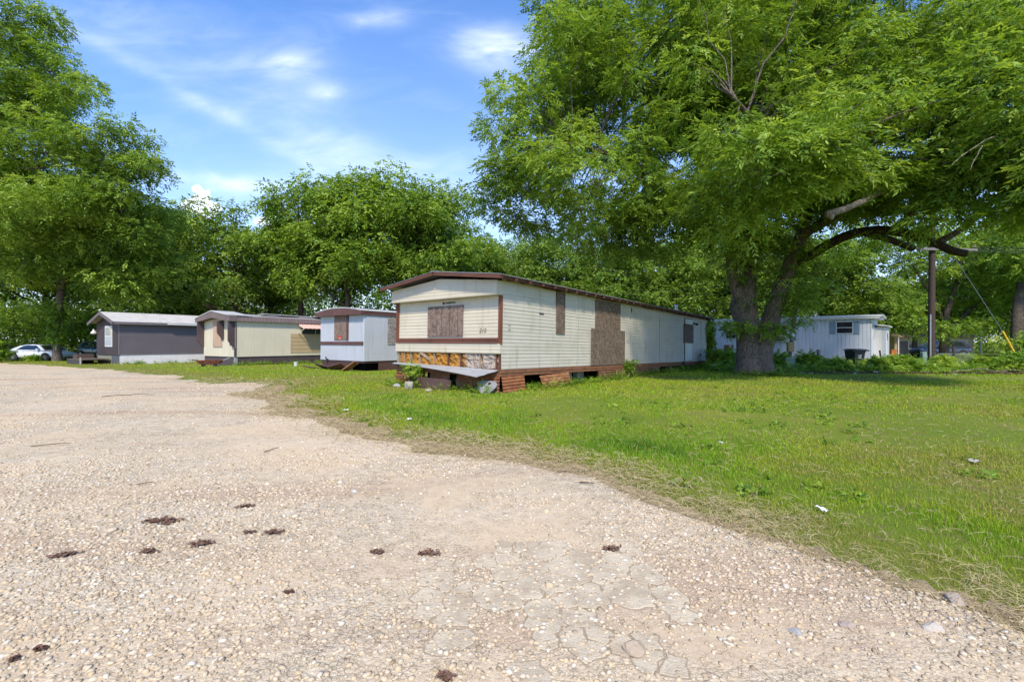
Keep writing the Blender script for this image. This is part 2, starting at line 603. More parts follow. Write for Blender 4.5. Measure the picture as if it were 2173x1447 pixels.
m, t = material('limestone_gravel')
vA = t.new('ShaderNodeTexVoronoi'); t.put(vA.inputs['Vector'], t.obj); vA.inputs['Scale'].default_value = 38.0
vB = t.new('ShaderNodeTexVoronoi'); t.put(vB.inputs['Vector'], t.obj); vB.inputs['Scale'].default_value = 95.0
sA = t.new('ShaderNodeSeparateColor'); t.put(sA.inputs[0], vA.outputs['Color'])
sB = t.new('ShaderNodeSeparateColor'); t.put(sB.inputs[0], vB.outputs['Color'])
big = t.noise(t.obj, .45, 5, .6, .3); med = t.noise(t.obj, 1.6, 5, .62); fine = t.noise(t.obj, 140.0, 3, .7)
STN = [(0.0, (.33, .262, .175)), (.25, (.50, .42, .30)), (.5, (.565, .49, .365)), (.75, (.515, .40, .26)), (1.0, (.63, .57, .46))]
c = t.ramp(sA.outputs[0], STN)
c = t.mix(.55, c, t.ramp(sB.outputs[1], STN))
c = t.mix(t.math('MULTIPLY', t.step(big, .40, .62), .80), c, (.53, .41, .265))
c = t.mix(t.math('MULTIPLY', t.step(med, .56, .78), .45), c, (.38, .27, .185))
grey = t.step(t.noise(t.mapping(t.obj, (1, 1, 1), loc=(9, 4, 0)), .55, 6, .66), .60, .74)
c = t.mix(t.math('MULTIPLY', grey, .75), c, (.27, .24, .20))
c = t.mix(t.math('MULTIPLY', t.step(fine, .5, .8), .35), c, (.30, .23, .16))
dust = t.step(big, .40, .62)
track = t.noise(t.mapping(t.obj, (.16, 1.1, 1), rot=(0, 0, R(58))), 1.0, 5, .6, .3)
c = t.mix(t.math('MULTIPLY', t.step(track, .50, .66), .75), c, (.42, .305, .21))
c = t.mix(t.math('MULTIPLY', t.step(track, .30, .44), t.math('MULTIPLY', t.step(track, .48, .36), .35)), c, (.58, .52, .43))
stain = t.step(t.noise(t.mapping(t.obj, (1, 1, 1), loc=(3.1, 7.7, 0)), .8, 6, .7), .60, .70)
c = t.mix(t.math('MULTIPLY', stain, .5), c, (.17, .145, .12))
for sc_, lo_, wt in ((34.0, .10, .85), (78.0, .09, .6)):
    ve = t.new('ShaderNodeTexVoronoi', feature='DISTANCE_TO_EDGE'); t.put(ve.inputs['Vector'], t.obj); ve.inputs['Scale'].default_value = sc_
    gap = t.math('SUBTRACT', 1.0, t.step(ve.outputs['Distance'], 0.0, lo_))
    gap = t.math('MULTIPLY', gap, t.math('SUBTRACT', 1.0, t.math('MULTIPLY', dust, .65)))
    gap = t.math('MULTIPLY', gap, t.step(t.noise(t.obj, 9.0, 4, .6), .34, .62))
    c = t.mix(t.math('MULTIPLY', gap, wt), c, (.145, .105, .07))
t.put(t.b.inputs['Base Color'], c); t.b.inputs['Roughness'].default_value = .95; t.b.inputs['Specular IOR Level'].default_value = .12
hgt = t.math('ADD', t.math('MULTIPLY', vA.outputs['Distance'], -1.0), t.math('MULTIPLY', vB.outputs['Distance'], -.5))
bump(t, t.math('MULTIPLY', t.math('ADD', hgt, t.math('MULTIPLY', fine, .4)), t.math('SUBTRACT', 1.05, t.step(big, .40, .62))), .55, .016)
road = np_mesh('gravel_road', np.column_stack([rv, rz_]), 3, m, faces=rF, smooth=True)
tag(road, 'pale limestone gravel road', None, kind='structure')

# loose stones of the gravel: one mass
def ico():
    p = (1 + 5 ** .5) / 2
    v = np.array([(-1, p, 0), (1, p, 0), (-1, -p, 0), (1, -p, 0), (0, -1, p), (0, 1, p), (0, -1, -p), (0, 1, -p), (p, 0, -1), (p, 0, 1), (-p, 0, -1), (-p, 0, 1)], float)
    v /= np.linalg.norm(v[0])
    f = np.array([(0, 11, 5), (0, 5, 1), (0, 1, 7), (0, 7, 10), (0, 10, 11), (1, 5, 9), (5, 11, 4), (11, 10, 2), (10, 7, 6), (7, 1, 8),
                  (3, 9, 4), (3, 4, 2), (3, 2, 6), (3, 6, 8), (3, 8, 9), (4, 9, 5), (2, 4, 11), (6, 2, 10), (8, 6, 7), (9, 8, 1)])
    return v, f


def view_points(rng, y0, y1, dens, side=1.16, xmin=None):
    """random points of the strip y0..y1 that the camera can see"""
    mg = 2.6 if y1 < 8 else 4.0
    w_ = lambda y: side * y + mg
    n = int(dens * (y1 - y0) * (w_(y0) + w_(y1)))
    y = rng.uniform(y0, y1, 2 * n + 8)
    y = y[rng.random(len(y)) < w_(y) / w_(y1)][:n]
    x = rng.uniform(-1, 1, len(y)) * w_(y)
    return x, y


IV, IF = ico()
rng = np.random.default_rng(11)
px_, py_, sz_ = [], [], []
for y0, y1, dens, lo, hi, pw in ((-.5, 1.3, 900, .006, .017, 2.4), (1.3, 3.2, 3000, .003, .017, 2.6), (3.2, 5.5, 1500, .004, .019, 2.2), (5.5, 10, 420, .006, .022, 1.9), (10, 20, 60, .010, .028, 1.8)):
    x, y = view_points(rng, y0, y1, dens)
    dd = edge_dist(x, y)
    keep = (dd < .25) & (rng.random(len(x)) < np.clip(.35 - dd * 2.5 + .8 * (dd < 0), 0, 1))
    keep &= rng.random(len(x)) < np.clip((.5 * vn(x, y, 5, .7, 4) + .5 * vn(x * .35 + y * .1, y * 1.0 - x * .5, 6, .9, 3) - .36) * 5.0, .10, 1)
    x, y = x[keep], y[keep]
    px_.append(x); py_.append(y); sz_.append(lo + (hi - lo) * rng.random(len(x)) ** pw)
x, y, s_ = map(np.concatenate, (px_, py_, sz_))
big_k = rng.random(len(x)) < .006
s_ = np.where(big_k, s_ * rng.uniform(1.5, 2.4, len(x)), s_)
n = len(x)
jit = 1 + .42 * (rng.random((n, 12, 1)) - .5)
sc = s_[:, None, None] * np.stack([rng.uniform(.75, 1.45, n), rng.uniform(.65, 1.1, n), rng.uniform(.32, .6, n)], 1)[:, None, :]
v = IV[None] * jit * sc
a = rng.uniform(0, 6.283, n); ca, sa = np.cos(a)[:, None], np.sin(a)[:, None]
tl = rng.uniform(-.35, .35, n)[:, None]
v = np.stack([v[..., 0], v[..., 1] * np.cos(tl) - v[..., 2] * np.sin(tl), v[..., 1] * np.sin(tl) + v[..., 2] * np.cos(tl)], -1)
v = np.stack([v[..., 0] * ca - v[..., 1] * sa, v[..., 0] * sa + v[..., 1] * ca, v[..., 2]], -1)
v += np.stack([x, y, zg(x, y) + .006 + s_ * .12], 1)[:, None, :]
fc = (np.arange(n)[:, None, None] * 12 + IF[None]).reshape(-1, 3)
m, t = material('loose_limestone')
at = t.new('ShaderNodeAttribute'); at.attribute_name = 'tint'
c = t.ramp(at.outputs['Fac'], [(0.0, (.28, .215, .14)), (.2, (.46, .37, .25)), (.45, (.54, .45, .32)), (.65, (.54, .40, .245)), (.88, (.59, .51, .385)), (1.0, (.64, .585, .49))])
c = t.mix(t.math('MULTIPLY', t.noise(t.obj, 120.0, 4, .65), .35), c, (.33, .26, .185))
t.put(t.b.inputs['Base Color'], c); t.b.inputs['Roughness'].default_value = .9; t.b.inputs['Specular IOR Level'].default_value = .15
stones = np_mesh('loose_gravel', v.reshape(-1, 3), 3, m, tint=np.repeat(rng.random(n), 12), faces=fc)
tag(stones, 'loose pale limestone pebbles scattered over the gravel road', 'gravel', kind='stuff')

# slabs of old broken paving that show through the gravel
rng = np.random.default_rng(21)
mS, t = material('worn_paving')
n_ = t.noise(t.obj, 5.0, 6, .65); n2_ = t.noise(t.obj, 80.0, 4, .7); n3_ = t.noise(t.obj, 24.0, 5, .6)
c = t.mix(t.step(n_, .35, .65), (.56, .475, .345), (.41, .335, .235))
c = t.mix(t.math('MULTIPLY', t.step(n3_, .52, .72), .6), c, (.44, .33, .225))
c = t.mix(t.math('MULTIPLY', t.step(n2_, .5, .75), .4), c, (.28, .22, .16))
t.put(t.b.inputs['Base Color'], c); t.b.inputs['Roughness'].default_value = .92; t.b.inputs['Specular IOR Level'].default_value = .15
bump(t, t.math('ADD', n2_, n3_), .7, .012)
seeds = []
c0 = Vector(ground_hit(1170, 1262))
tries = [(c0.x + rng.uniform(-1.05, 1.05), c0.y + rng.uniform(-.95, .95)) for _ in range(1600)]
for q_ in tries:
    need = .055 + .15 * float(vn(np.array([q_[0]]), np.array([q_[1]]), 23, 2.6, 2)[0]) ** 1.3
    if all(math.hypot(q_[0] - a_, q_[1] - b_) > need for a_, b_ in seeds): seeds.append(q_)
mb = MB(); mb2 = MB()
for k, (sx, sy) in enumerate(seeds):
    u, v_ = (sx - c0.x) / .78, (sy - c0.y) / .66
    if u * u + v_ * v_ + rng.uniform(-.7, .35) > .70 or rng.random() < .24: continue
    poly = [(sx + .26 * math.cos(a), sy + .26 * math.sin(a)) for a in np.linspace(0, 2 * math.pi, 17)[:-1]]
    for q, (ox, oy) in enumerate(seeds):      # clip by the bisectors: a Voronoi cell
        if q == k: continue
        dx, dy = ox - sx, oy - sy
        L = math.hypot(dx, dy)
        if L > .6: continue
        nx_, ny_ = dx / L, dy / L; lim = L / 2 - .0025 - .012 * rng.random() ** 3
        newp = []
        for (ax, ay), (bx_, by_) in zip(poly, poly[1:] + poly[:1]):
            da, db = (ax - sx) * nx_ + (ay - sy) * ny_ - lim, (bx_ - sx) * nx_ + (by_ - sy) * ny_ - lim
            if da <= 0: newp.append((ax, ay))
            if da * db < 0:
                tt = da / (da - db); newp.append((ax + (bx_ - ax) * tt, ay + (by_ - ay) * tt))
        poly = newp
        if len(poly) < 3: break
    if len(poly) < 3: continue
    pl = []
    for (ax, ay), (bx_, by_) in zip(poly, poly[1:] + poly[:1]):
        L = math.hypot(bx_ - ax, by_ - ay); nn = max(1, int(L / .03))
        for i in range(nn):
            jx = rng.uniform(-.016, .016) if i else 0
            jy = rng.uniform(-.016, .016) if i else 0
            pl.append((ax + (bx_ - ax) * i / nn + jx, ay + (by_ - ay) * i / nn + jy))
    top = gz(sx, sy) + .0098 + rng.uniform(-.0012, .0012)
    tx, ty = rng.uniform(-.008, .008), rng.uniform(-.008, .008)
    gp = [(sx + (a_ - sx) * (1.0 + .010 / max(.03, math.hypot(a_ - sx, b_ - sy))), sy + (b_ - sy) * (1.0 + .010 / max(.03, math.hypot(a_ - sx, b_ - sy)))) for a_, b_ in pl]
    mb2.add([(a_, b_, gz(a_, b_) + .0062 + .0001 * (k % 7)) for a_, b_ in gp], [tuple(range(len(gp)))])
    n = len(pl)
    vv = [(a_, b_, gz(sx, sy) - .01) for a_, b_ in pl]
    vv += [(a_, b_, top - .003 + tx * (a_ - sx) + ty * (b_ - sy)) for a_, b_ in pl]
    vv += [(sx + (a_ - sx) * .97, sy + (b_ - sy) * .97, top + tx * (a_ - sx) + ty * (b_ - sy)) for a_, b_ in pl]
    ff = [(i, (i + 1) % n, n + (i + 1) % n, n + i) for i in range(n)] + [(n + i, n + (i + 1) % n, 2 * n + (i + 1) % n, 2 * n + i) for i in range(n)]
    ff += [tuple(2 * n + i for i in range(n))]
    mb.add(vv, ff)
mC, t = material('crack_soil')
n_ = t.noise(t.obj, 45.0, 5, .7); n2_ = t.noise(t.obj, 6.0, 4, .6)
c = t.mix(n_, (.20, .155, .105), (.42, .33, .225)); c = t.mix(t.math('MULTIPLY', t.step(n2_, .55, .7), .5), c, (.10, .11, .04))
t.put(t.b.inputs['Base Color'], c); t.b.inputs['Roughness'].default_value = 1.0; bump(t, n_, .8, .01)
tag(mb2.build('crack_soil', mC, recalc=False), 'dark soil in the cracks of the old paving', None, kind='structure')
tag(mb.build('pavement', mS), 'cracked slabs of old paving showing through the gravel', None, kind='structure')

# worn dusty verge between the gravel and the lawn
st_ = .11
X, Y = np.meshgrid(np.arange(-7.5, 8.5, st_), np.arange(2.0, 15.0, st_))
dd = edge_dist(X.ravel(), Y.ravel()).reshape(X.shape)
lim_ = (.10 + .06 * Y) * (.15 + 1.9 * vn(X, Y, 33, .8, 4) ** 1.3)
ok = (dd > -.15) & (dd < lim_)
idx_ = np.arange(X.size).reshape(X.shape)
cell = ok[:-1, :-1] & ok[1:, :-1] & ok[:-1, 1:] & ok[1:, 1:]
q_ = np.stack([idx_[:-1, :-1], idx_[:-1, 1:], idx_[1:, 1:], idx_[1:, :-1]], -1)[cell]
u_id, inv_ = np.unique(q_.ravel(), return_inverse=True)
vx, vy = X.ravel()[u_id], Y.ravel()[u_id]
jx_ = rng.uniform(-.03, .03, len(vx)); vx, vy = vx + jx_, vy + jx_[::-1]
m, t = material('dusty_verge')
n_ = t.noise(t.obj, 3.0, 5, .65); n2_ = t.noise(t.obj, 70.0, 5, .7)
c = t.mix(n_, (.40, .31, .20), (.29, .23, .125)); c = t.mix(t.math('MULTIPLY', t.step(n2_, .45, .7), .6), c, (.20, .155, .085))
t.put(t.b.inputs['Base Color'], c); t.b.inputs['Roughness'].default_value = 1.0; t.b.inputs['Specular IOR Level'].default_value = .1; bump(t, n2_, .8, .02)
vg = np_mesh('dirt_verge', np.column_stack([vx, vy, zg(vx, vy) + .003]), 4, m, faces=inv_.reshape(-1, 4), smooth=True)
tag(vg, 'worn dusty verge between the gravel and the lawn', None, kind='structure')
# ------------------------------------------------------------------ mobile homes
def ribs(t0, t1, p, amp, seam=0, shape='round'):
    prof = []; n = max(1, int(round((t1 - t0) / p))); p = (t1 - t0) / n
    for i in range(n):
        t = t0 + i * p
        if shape == 'round':
            prof += [(t, -amp if seam and i % seam == 0 else 0), (t + .16 * p, amp * .8), (t + .38 * p, amp), (t + .72 * p, amp * .55)]
        elif shape == 'lap':
            prof += [(t, amp), (t + .9 * p, amp * .15), (t + .97 * p, 0)]
        elif shape == 'groove':
            prof += [(t, 0), (t + .1 * p, amp), (t + .9 * p, amp)]
        elif shape == 'sine':
            prof += [(t + p * k / 4, amp * math.sin(math.pi * k / 2)) for k in range(4)]
    prof.append((t1, 0))
    return prof


def hsiding(mb, x0, x1, y, z0, z1, p, amp, seam=0, shape='round', nrm=(0, -1, 0)):
    """horizontal siding on a wall that runs along x (nrm -y) or along y (nrm -x)"""
    if nrm[0]:
        mb.sheet((y, x0, 0), (0, 1, 0), (0, 0, 1), nrm, x1 - x0, ribs(z0, z1, p, amp, seam, shape))
    else:
        mb.sheet((x0, y, 0), (1, 0, 0), (0, 0, 1), nrm, x1 - x0, ribs(z0, z1, p, amp, seam, shape))


def vsiding(mb, a0, a1, fixed, z0, z1, p, amp, shape='groove', nrm=(0, -1, 0)):
    if nrm[0]:
        mb.sheet((fixed, 0, z0), (0, 0, 1), (0, 1, 0), nrm, z1 - z0, ribs(a0, a1, p, amp, 0, shape))
    else:
        mb.sheet((0, fixed, z0), (0, 0, 1), (1, 0, 0), nrm, z1 - z0, ribs(a0, a1, p, amp, 0, shape))


def text_mesh(name, body, size, mat, parent, origin, ux, uz, depth=.002, shear=0.0):
    """letters lying in the plane ux, uz"""
    cu = bpy.data.curves.new(name, 'FONT'); cu.body = body; cu.size = size; cu.extrude = depth; cu.shear = shear
    cu.align_x = 'CENTER'; cu.align_y = 'CENTER'; cu.resolution_u = 2
    tmp = bpy.data.objects.new('tmp', cu); COL.objects.link(tmp)
    dg = bpy.context.evaluated_depsgraph_get()
    me = bpy.data.meshes.new_from_object(tmp.evaluated_get(dg))
    bpy.data.objects.remove(tmp); bpy.data.curves.remove(cu)
    ux, uz = Vector(ux).normalized(), Vector(uz).normalized(); nn = ux.cross(uz)
    M = Matrix((ux, uz, nn)).transposed().to_4x4(); M.translation = Vector(origin)
    me.transform(M); me.name = name
    me.materials.clear(); me.materials.append(mat)
    o = bpy.data.objects.new(name, me); COL.objects.link(o); o.parent = parent
    return o


M_cream = paint('cream_siding', (.505, .465, .39), .42, (.19, .165, .105), .62, streak=(1.6, 1.6, .2), var=.08, algae=(.31, .30, .20, .5))
M_creamF = paint('cream_front', (.56, .495, .38), .42, (.22, .20, .12), .42, streak=(1.6, 1.6, .25), var=.07, algae=(.36, .31, .20, .35))
M_osb = osb('strand_board', (.105, .070, .055), (.185, .130, .105), (.27, .205, .172))
M_osb2 = osb('grey_strand_board', (.075, .052, .038), (.135, .098, .072), (.215, .165, .125))
M_trim = paint('brown_trim', (.17, .062, .035), .55, (.05, .025, .018), .6, var=.25)
M_roofboard = wood('dark_red_board', (.12, .05, .035), 1, .5)
M_rafter = wood('rafter_wood', (.13, .055, .04), 1, .45)
M_rust = rust('rusty_corrugated', (.25, .175, .125), .30, base=(.27, .098, .040), dark=(.075, .028, .017), light=(.43, .215, .10))
M_rustp = rust('rust_and_old_paint', (.30, .27, .22), .35)
M_beam = rust('rust_red_beam', None, base=(.23, .10, .05), dark=(.10, .042, .025), light=(.34, .175, .10))
M_tinroof = paint('old_tin_roof', (.30, .30, .30), .5, (.16, .10, .07), .6, metal=.4)
M_dark = plain('dark_void', (.012, .010, .009), .95, spec=.05)  # near-black that stands for the shade under the homes
M_black = plain('black_plastic', (.018, .018, .02), .5)
M_zinc = plain('galvanised', (.42, .43, .44), .38, metal=.7)
M_alu = paint('weathered_aluminium', (.40, .41, .42), .42, (.20, .18, .15), .5, metal=.3)
M_block = plain('concrete_block', (.30, .29, .27), .95, spec=.1)
M_letters = plain('brown_letters', (.035, .025, .012), .6)
M_faded = plain('faded_digits', (.20, .18, .14), .8)

m, t = material('fibreglass_wool'); M_wool = m
n_ = t.noise(t.obj, 3.2, 5, .6); n2_ = t.noise(t.obj, 34.0, 5, .7)
sp_ = t.new('ShaderNodeSeparateXYZ'); t.put(sp_.inputs[0], t.obj)
yel = t.step(t.math('ADD', t.math('MULTIPLY', sp_.outputs['Y'], .55), n_), 1.12, 1.40)
c = t.mix(yel, (.37, .305, .255), (.38, .18, .04))
c = t.mix(t.math('MULTIPLY', t.step(n2_, .48, .72), .5), c, t.mix(yel, (.20, .12, .09), (.20, .08, .02)))
t.put(t.b.inputs['Base Color'], c); t.b.inputs['Roughness'].default_value = 1.0; t.b.inputs['Specular IOR Level'].default_value = .05
bump(t, n2_, 1.0, .02)


from mathutils import noise as mnoise


def main_trailer():
    L, Wd = 18.4, 4.43
    A = G(1062, 12.02); A.z = 0.0
    th = math.atan2(.777, .629)
    T = thing('mobile_home', 'long abandoned cream mobile home with boarded windows and rusty skirting beside the lawn', 'mobile home', A, th, pitch=0.0205)
    z0, z1 = .635, 3.05
    # long wall, back wall, far wall and the solid body
    mb = MB()
    mb.sheet((0, 0, 0), (1, 0, 0), (0, 0, 1), (0, -1, 0), L, ribs(z0, z1, .1006, .006, 4), seg=46, wob=.007)
    mb.box(.11, L - .004, .012, Wd - .004, z0 + .01, z1 - .002)
    hsiding(mb, 0, L, Wd, z0, z1, .1006, .006, seam=4, nrm=(0, 1, 0))
    hsiding(mb, 0, Wd, L, z0, z1, .1006, .006, seam=4, nrm=(1, 0, 0))
    wl = mb.build('wall', M_cream, T)
    ms = plain('seam_grey', (.30, .30, .25), .6)
    for x in (3.95, 8.0, 11.1, 17.2):
        MB().box(x - .004, x + .004, -.016, .0, z0, z1).build('seam', ms, wl)
    # front wall above and below the belt
    mb = MB()
    hsiding(mb, .07, Wd - .07, .01, 1.47, 2.64, .0985, .006, seam=4, nrm=(-1, 0, 0))
    mb.box(.02, .108, .004, Wd - .004, 1.34, 2.70)
    hsiding(mb, -.0, Wd + .03, -.05, 1.06, 1.335, .0915, .0055, nrm=(-1, 0, 0))
    mb.box(-.048, .108, .002, Wd + .028, 1.062, 1.333)
    fw = mb.build('front_wall', M_creamF, T)
    # gable box that juts out over the front
    mb = MB()
    yl, yr, zr = Wd + .06, -.015, 3.20
    mb.prism([(yr, 2.615), (yl, 2.615), (yl, 2.99), (Wd / 2, zr), (yr, 2.99)], 0, -.215, .012)
    hsiding(mb, yr + .005, yl - .005, -.216, 2.62, 2.985, .0915, .0055, nrm=(-1, 0, 0))
    mb.build('gable_box', M_creamF, T)
    # brown trim
    for a, b in ((-.028, .075), (Wd - .075, Wd + .03)):
        m2 = MB(); m2.box(-.045, .02, a, b, 1.325, 2.612); m2.box(-.062, -.045, a + .03, b - .03, 1.325, 2.61)
        m2.build('corner_post', M_trim, T)
    m2 = MB(); m2.box(-.055, .02, .077, Wd - .077, 1.425, 1.478); m2.box(-.03, .02, .077, Wd - .077, 1.40, 1.425)
    m2.box(-.075, .02, .077, Wd - .077, 1.336, 1.40)
    m2.build('belt_trim', M_trim, T)
    # open bay with insulation
    mb = MB()
    ny, nz = 190, 20
    rg = random.Random(3)
    vv = []; ff = []
    studs = [.05, .16, .75, 1.50, 2.02, 2.62, 3.30, 3.72, 4.05, 4.33]
    for i in range(ny + 1):
        for j in range(nz + 1):
            y = .06 + (Wd - .12) * i / ny; z = .655 + .405 * j / nz
            d = min(abs(y - s_) for s_ in studs)
            b = min(d / .16, 1.0) ** .5 * .085
            w_ = .055 * mnoise.noise((y * 9, z * 9, 1.7)) + .035 * mnoise.noise((y * 24, z * 24, 5.1))
            vv.append((.075 - b - w_, y, z))
    for i in range(ny):
        for j in range(nz):
            a_ = i * (nz + 1) + j
            ff.append((a_, a_ + 1, a_ + nz + 2, a_ + nz + 1))
    mb.add(vv, ff)
    mb.build('insulation', M_wool, T, smooth=True)
    mw = wood('pale_stud_wood', (.36, .27, .19), 2, .5); mwd = wood('old_stud_wood', (.15, .075, .05), 2, .5)
    for i, y in enumerate(studs):
        MB().box(-.025, .10, y - .013, y + .013, .64, 1.06).build('stud', mwd if i in (0, 1, 3, 4) else mw, T)
    MB().bar((-.03, 2.75, .82), (-.03, 3.25, 1.05), .02, .08).build('brace', mw, T)
    MB().box(-.04, .105, .0, Wd, .60, .645).build('sill_plate', mwd, T)
    # floor beams
    mb = MB(); mb.box(-.03, L + .02, -.035, .05, .545, .632); mb.box(-.02, L + .02, -.02, .04, .462, .545)
    mb.box(-.02, .06, .052, Wd, .45, .598); mb.box(.1, L, .3, Wd - .05, .45, .60)
    mb.build('floor_beam', M_beam, T)
    # steel chassis and block piers in the dark under the floor
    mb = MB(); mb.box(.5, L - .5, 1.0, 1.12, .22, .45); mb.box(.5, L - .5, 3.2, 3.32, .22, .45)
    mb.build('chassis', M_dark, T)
    for x in (1.35, 4.1, 4.9, 8.0, 12.2, 13.8, 15.6):
        for y in (.55, 3.3):
            mb = MB(); mb.box(x - .2, x + .2, y - .1, y + .1, -.3, .06); mb.box(x - .19, x + .19, y - .1, y + .1, .065, .25); mb.box(x - .2, x + .2, y - .1, y + .1, .255, .455)
            mb.build('block_pier', M_block, T)
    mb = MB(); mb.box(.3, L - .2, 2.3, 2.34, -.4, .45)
    mb.build('underfloor_shade_sheet', M_dark, T)  # added black sheet in place of the shade under the floor
    # corrugated skirting, panel by panel
    def skirt_side(xa, xb, lean, top=.47, bot=-.06, mat=M_rust, skew=0):
        b = MB()
        q = ribs(0, top - bot, .088, .010, 0, 'sine')
        ax = Vector((xb - xa, 0, skew)).normalized()
        b.sheet((xa, -.02 - lean, bot), ax, Vector((0, lean, top - bot)).normalized(), (0, -1, 0), xb - xa, q, seg=12, wob=.012, thick=.004)
        return b.build('skirting_panel', mat, T)
    skirt_side(-.0, .97, .09, .46, -.05, skew=.03)
    skirt_side(1.72, 3.30, .20, .455, -.02, rust('pale_rust', (.33, .22, .14), .35, base=(.29, .125, .055), light=(.46, .26, .13)), skew=.06)
    skirt_side(5.33, 10.9, .07, .45, .0, rust('dull_rust', (.20, .15, .12), .35, base=(.15, .072, .042), light=(.26, .15, .09)), skew=.05)
    skirt_side(16.3, 18.35, .05, .46, .1, M_rust)
    skirt_side(15.5, 15.7, .02, .46, .1, M_rust)
    def skirt_front(ya, yb, lean, top=.47, bot=-.06, mat=M_rustp):
        b = MB()
        b.sheet((-.02 - lean, ya, bot), (0, 1, 0), Vector((lean, 0, top - bot)).normalized(), (-1, 0, 0), yb - ya, ribs(0, top - bot, .088, .010, 0, 'sine'), seg=10, wob=.01, thick=.004)
        return b.build('skirting_panel', mat, T)
    skirt_front(.0, 1.62, .05)
    skirt_front(1.92, 2.78, .02, .45, .12, M_rust)
    skirt_front(3.02, 4.43, .03, .45, -.12, M_rustp)
    mb = MB(); mb.box(.10, .13, 1.6, 3.05, -.1, .46); mb.build('underfloor_shade_sheet', M_dark, T)  # black sheet behind the skirting gap, standing for the shade inside
    # strip of siding that has come loose and sags
    mb = MB(); vv = []; ff = []; n1, n2 = 28, 6
    for k in (0, 1):
        for i in range(n1 + 1):
            u = i / n1; y = 4.50 - u * 4.46
            for j in range(n2 + 1):
                w_ = j / n2
                out_ = (.10 + .42 * u ** 1.3) * w_
                zb = .70 - .03 * u - .05 * u * u
                z = zb - w_ * (.03 + .14 * u * u) - .05 * math.sin(math.pi * u) * w_ * .5 + .008 * math.cos(w_ * 14)
                vv.append((-.055 - out_, y + .30 * u * u * w_, z - .006 * k))
    mN = (n1 + 1) * (n2 + 1)
    for i in range(n1):
        for j in range(n2):
            a_ = i * (n2 + 1) + j; q = (a_, a_ + 1, a_ + n2 + 2, a_ + n2 + 1)
            ff.append(q); ff.append(tuple(k + mN for k in reversed(q)))
    mb.add(vv, ff); mb.build('loose_panel', M_alu, T, recalc=False)
    # boards over the openings
    def bd(x0, x1, a, b, proud, mat=M_osb2, nm='window_board'):
        mm = MB(); mm.box(x0, x1, -.022 - proud, -.004, a, b)
        return mm.build(nm, mat, T, bevel=.003)
    bd(2.59, 3.07, 1.68, 2.985, .02)
    bd(5.06, 7.02, 2.508, 2.96, .018, nm='door_board')
    bd(5.06, 7.02, 1.86, 2.498, .018, nm='door_board')
    bd(4.79, 7.39, .65, 1.93, .036, nm='door_board')
    mm = MB(); mm.box(-.030, .0, 1.42, 2.93, 1.535, 2.43); mm.build('window_board', M_osb, T, bevel=.003)
    mm = MB()
    for y in (1.62, 1.95, 2.30, 2.50):
        mm.box(-.0325, -.030, y - .007, y + .007, 1.54, 2.425)
    mm.build('board_seam', plain('board_seam', (.06, .035, .03), .9), T)
    # rear door
    dr = MB().box(14.5, 15.65, -.030, -.004, .72, 2.84).build('door', paint('door_white', (.66, .66, .58), .45, (.2, .18, .13), .4), T)
    mm = MB(); mm.box(14.46, 14.5, -.038, -.004, .70, 2.87); mm.box(14.5, 15.65, -.038, -.004, 2.84, 2.87)
    mm.build('door_frame', plain('door_frame_dark', (.05, .04, .03), .7), dr)
    bd(14.33, 15.75, 1.60, 2.58, .04)
    mm = MB(); mm.box(15.82, 15.92, -.10, -.011, 2.62, 2.70); mm.lathe([(.05, -.26), (.07, -.20), (.04, -.10)], (15.87, 0, 2.62), 'y', 10)
    mm.build('porch_lamp', M_black, T)
    MB().box(1.70, 1.92, -.032, -.004, 2.235, 2.262).build('vent_slot', M_black, T)
    MB().box(17.0, 17.16, -.05, -.0095, .93, 1.02).build('dryer_vent', M_black, T)
    MB().box(8.05, 8.09, -.03, -.004, 2.72, 2.90).build('antenna_bracket', M_black, T)
    MB().box(.30, .36, -.019, -.004, 1.83, 1.845).build('scratch_mark', M_faded, wl)
    MB().bar((.28, -.016, 1.70), (.36, -.016, 1.76), .004, .014, (0, 1, 0)).build('scratch_mark', M_faded, wl)
    mm = MB(); mm.lathe([(.11, -.06), (.11, .02), (.02, .03)], (14.2, -.03, .55), 'y', 12); mm.build('meter_socket', M_black, T)
    # name plate and number
    mm = MB(); mm.lathe([(.038, -.010), (.038, .008)], (0, 2.26, 2.51), 'x', 16)
    sg = mm.build('sign_badge', M_letters, T)
    text_mesh('sign_lettering', 'CHAMPION', .088, M_letters, T, (-.001, 1.985, 2.51), (0, -1, 0), (0, 0, 1), .004)
    text_mesh('house_number', '210', .17, M_faded, T, (-.004, .67, 1.68), (0, -1, 0), (0, 0, 1), .003, .25)
    # roof: two slopes of corrugated tin over brown boards
    xa, xb, ye, zr, ze = -.48, L + .55, .34, 3.385, 3.09
    mb = MB()
    for side in (0, 1):
        y0, y1 = (-ye, Wd / 2) if side == 0 else (Wd + ye, Wd / 2)
        sl = Vector((0, y1 - y0, zr - ze)); n = int((xb - xa) / .076)
        mb.sheet((xa, y0, ze), sl.normalized(), (1, 0, 0), (0, 0, 1), sl.length, ribs(0, xb - xa, .076, .011, 0, 'sine'), seg=2, thick=.006)
    mb.box(xa, xb, Wd / 2 - .12, Wd / 2 + .12, zr + .004, zr + .02)
    rf = mb.build('roof', M_tinroof, T)
    for y0, y1 in ((-ye, Wd / 2 - .03), (Wd + ye, Wd / 2 + .03)):
        mm = MB(); mm.bar((xa + .03, y0, ze - .06), (xa + .03, y1, zr - .058), .045, .10); mm.build('rake_board', M_roofboard, T)
    mm = MB(); mm.box(.02, xb - .06, .0, Wd, 3.0, 3.052); mm.box(.02, xb - .06, .9, Wd - .9, 3.05, 3.16); mm.build('roof_deck', M_roofboard, T)
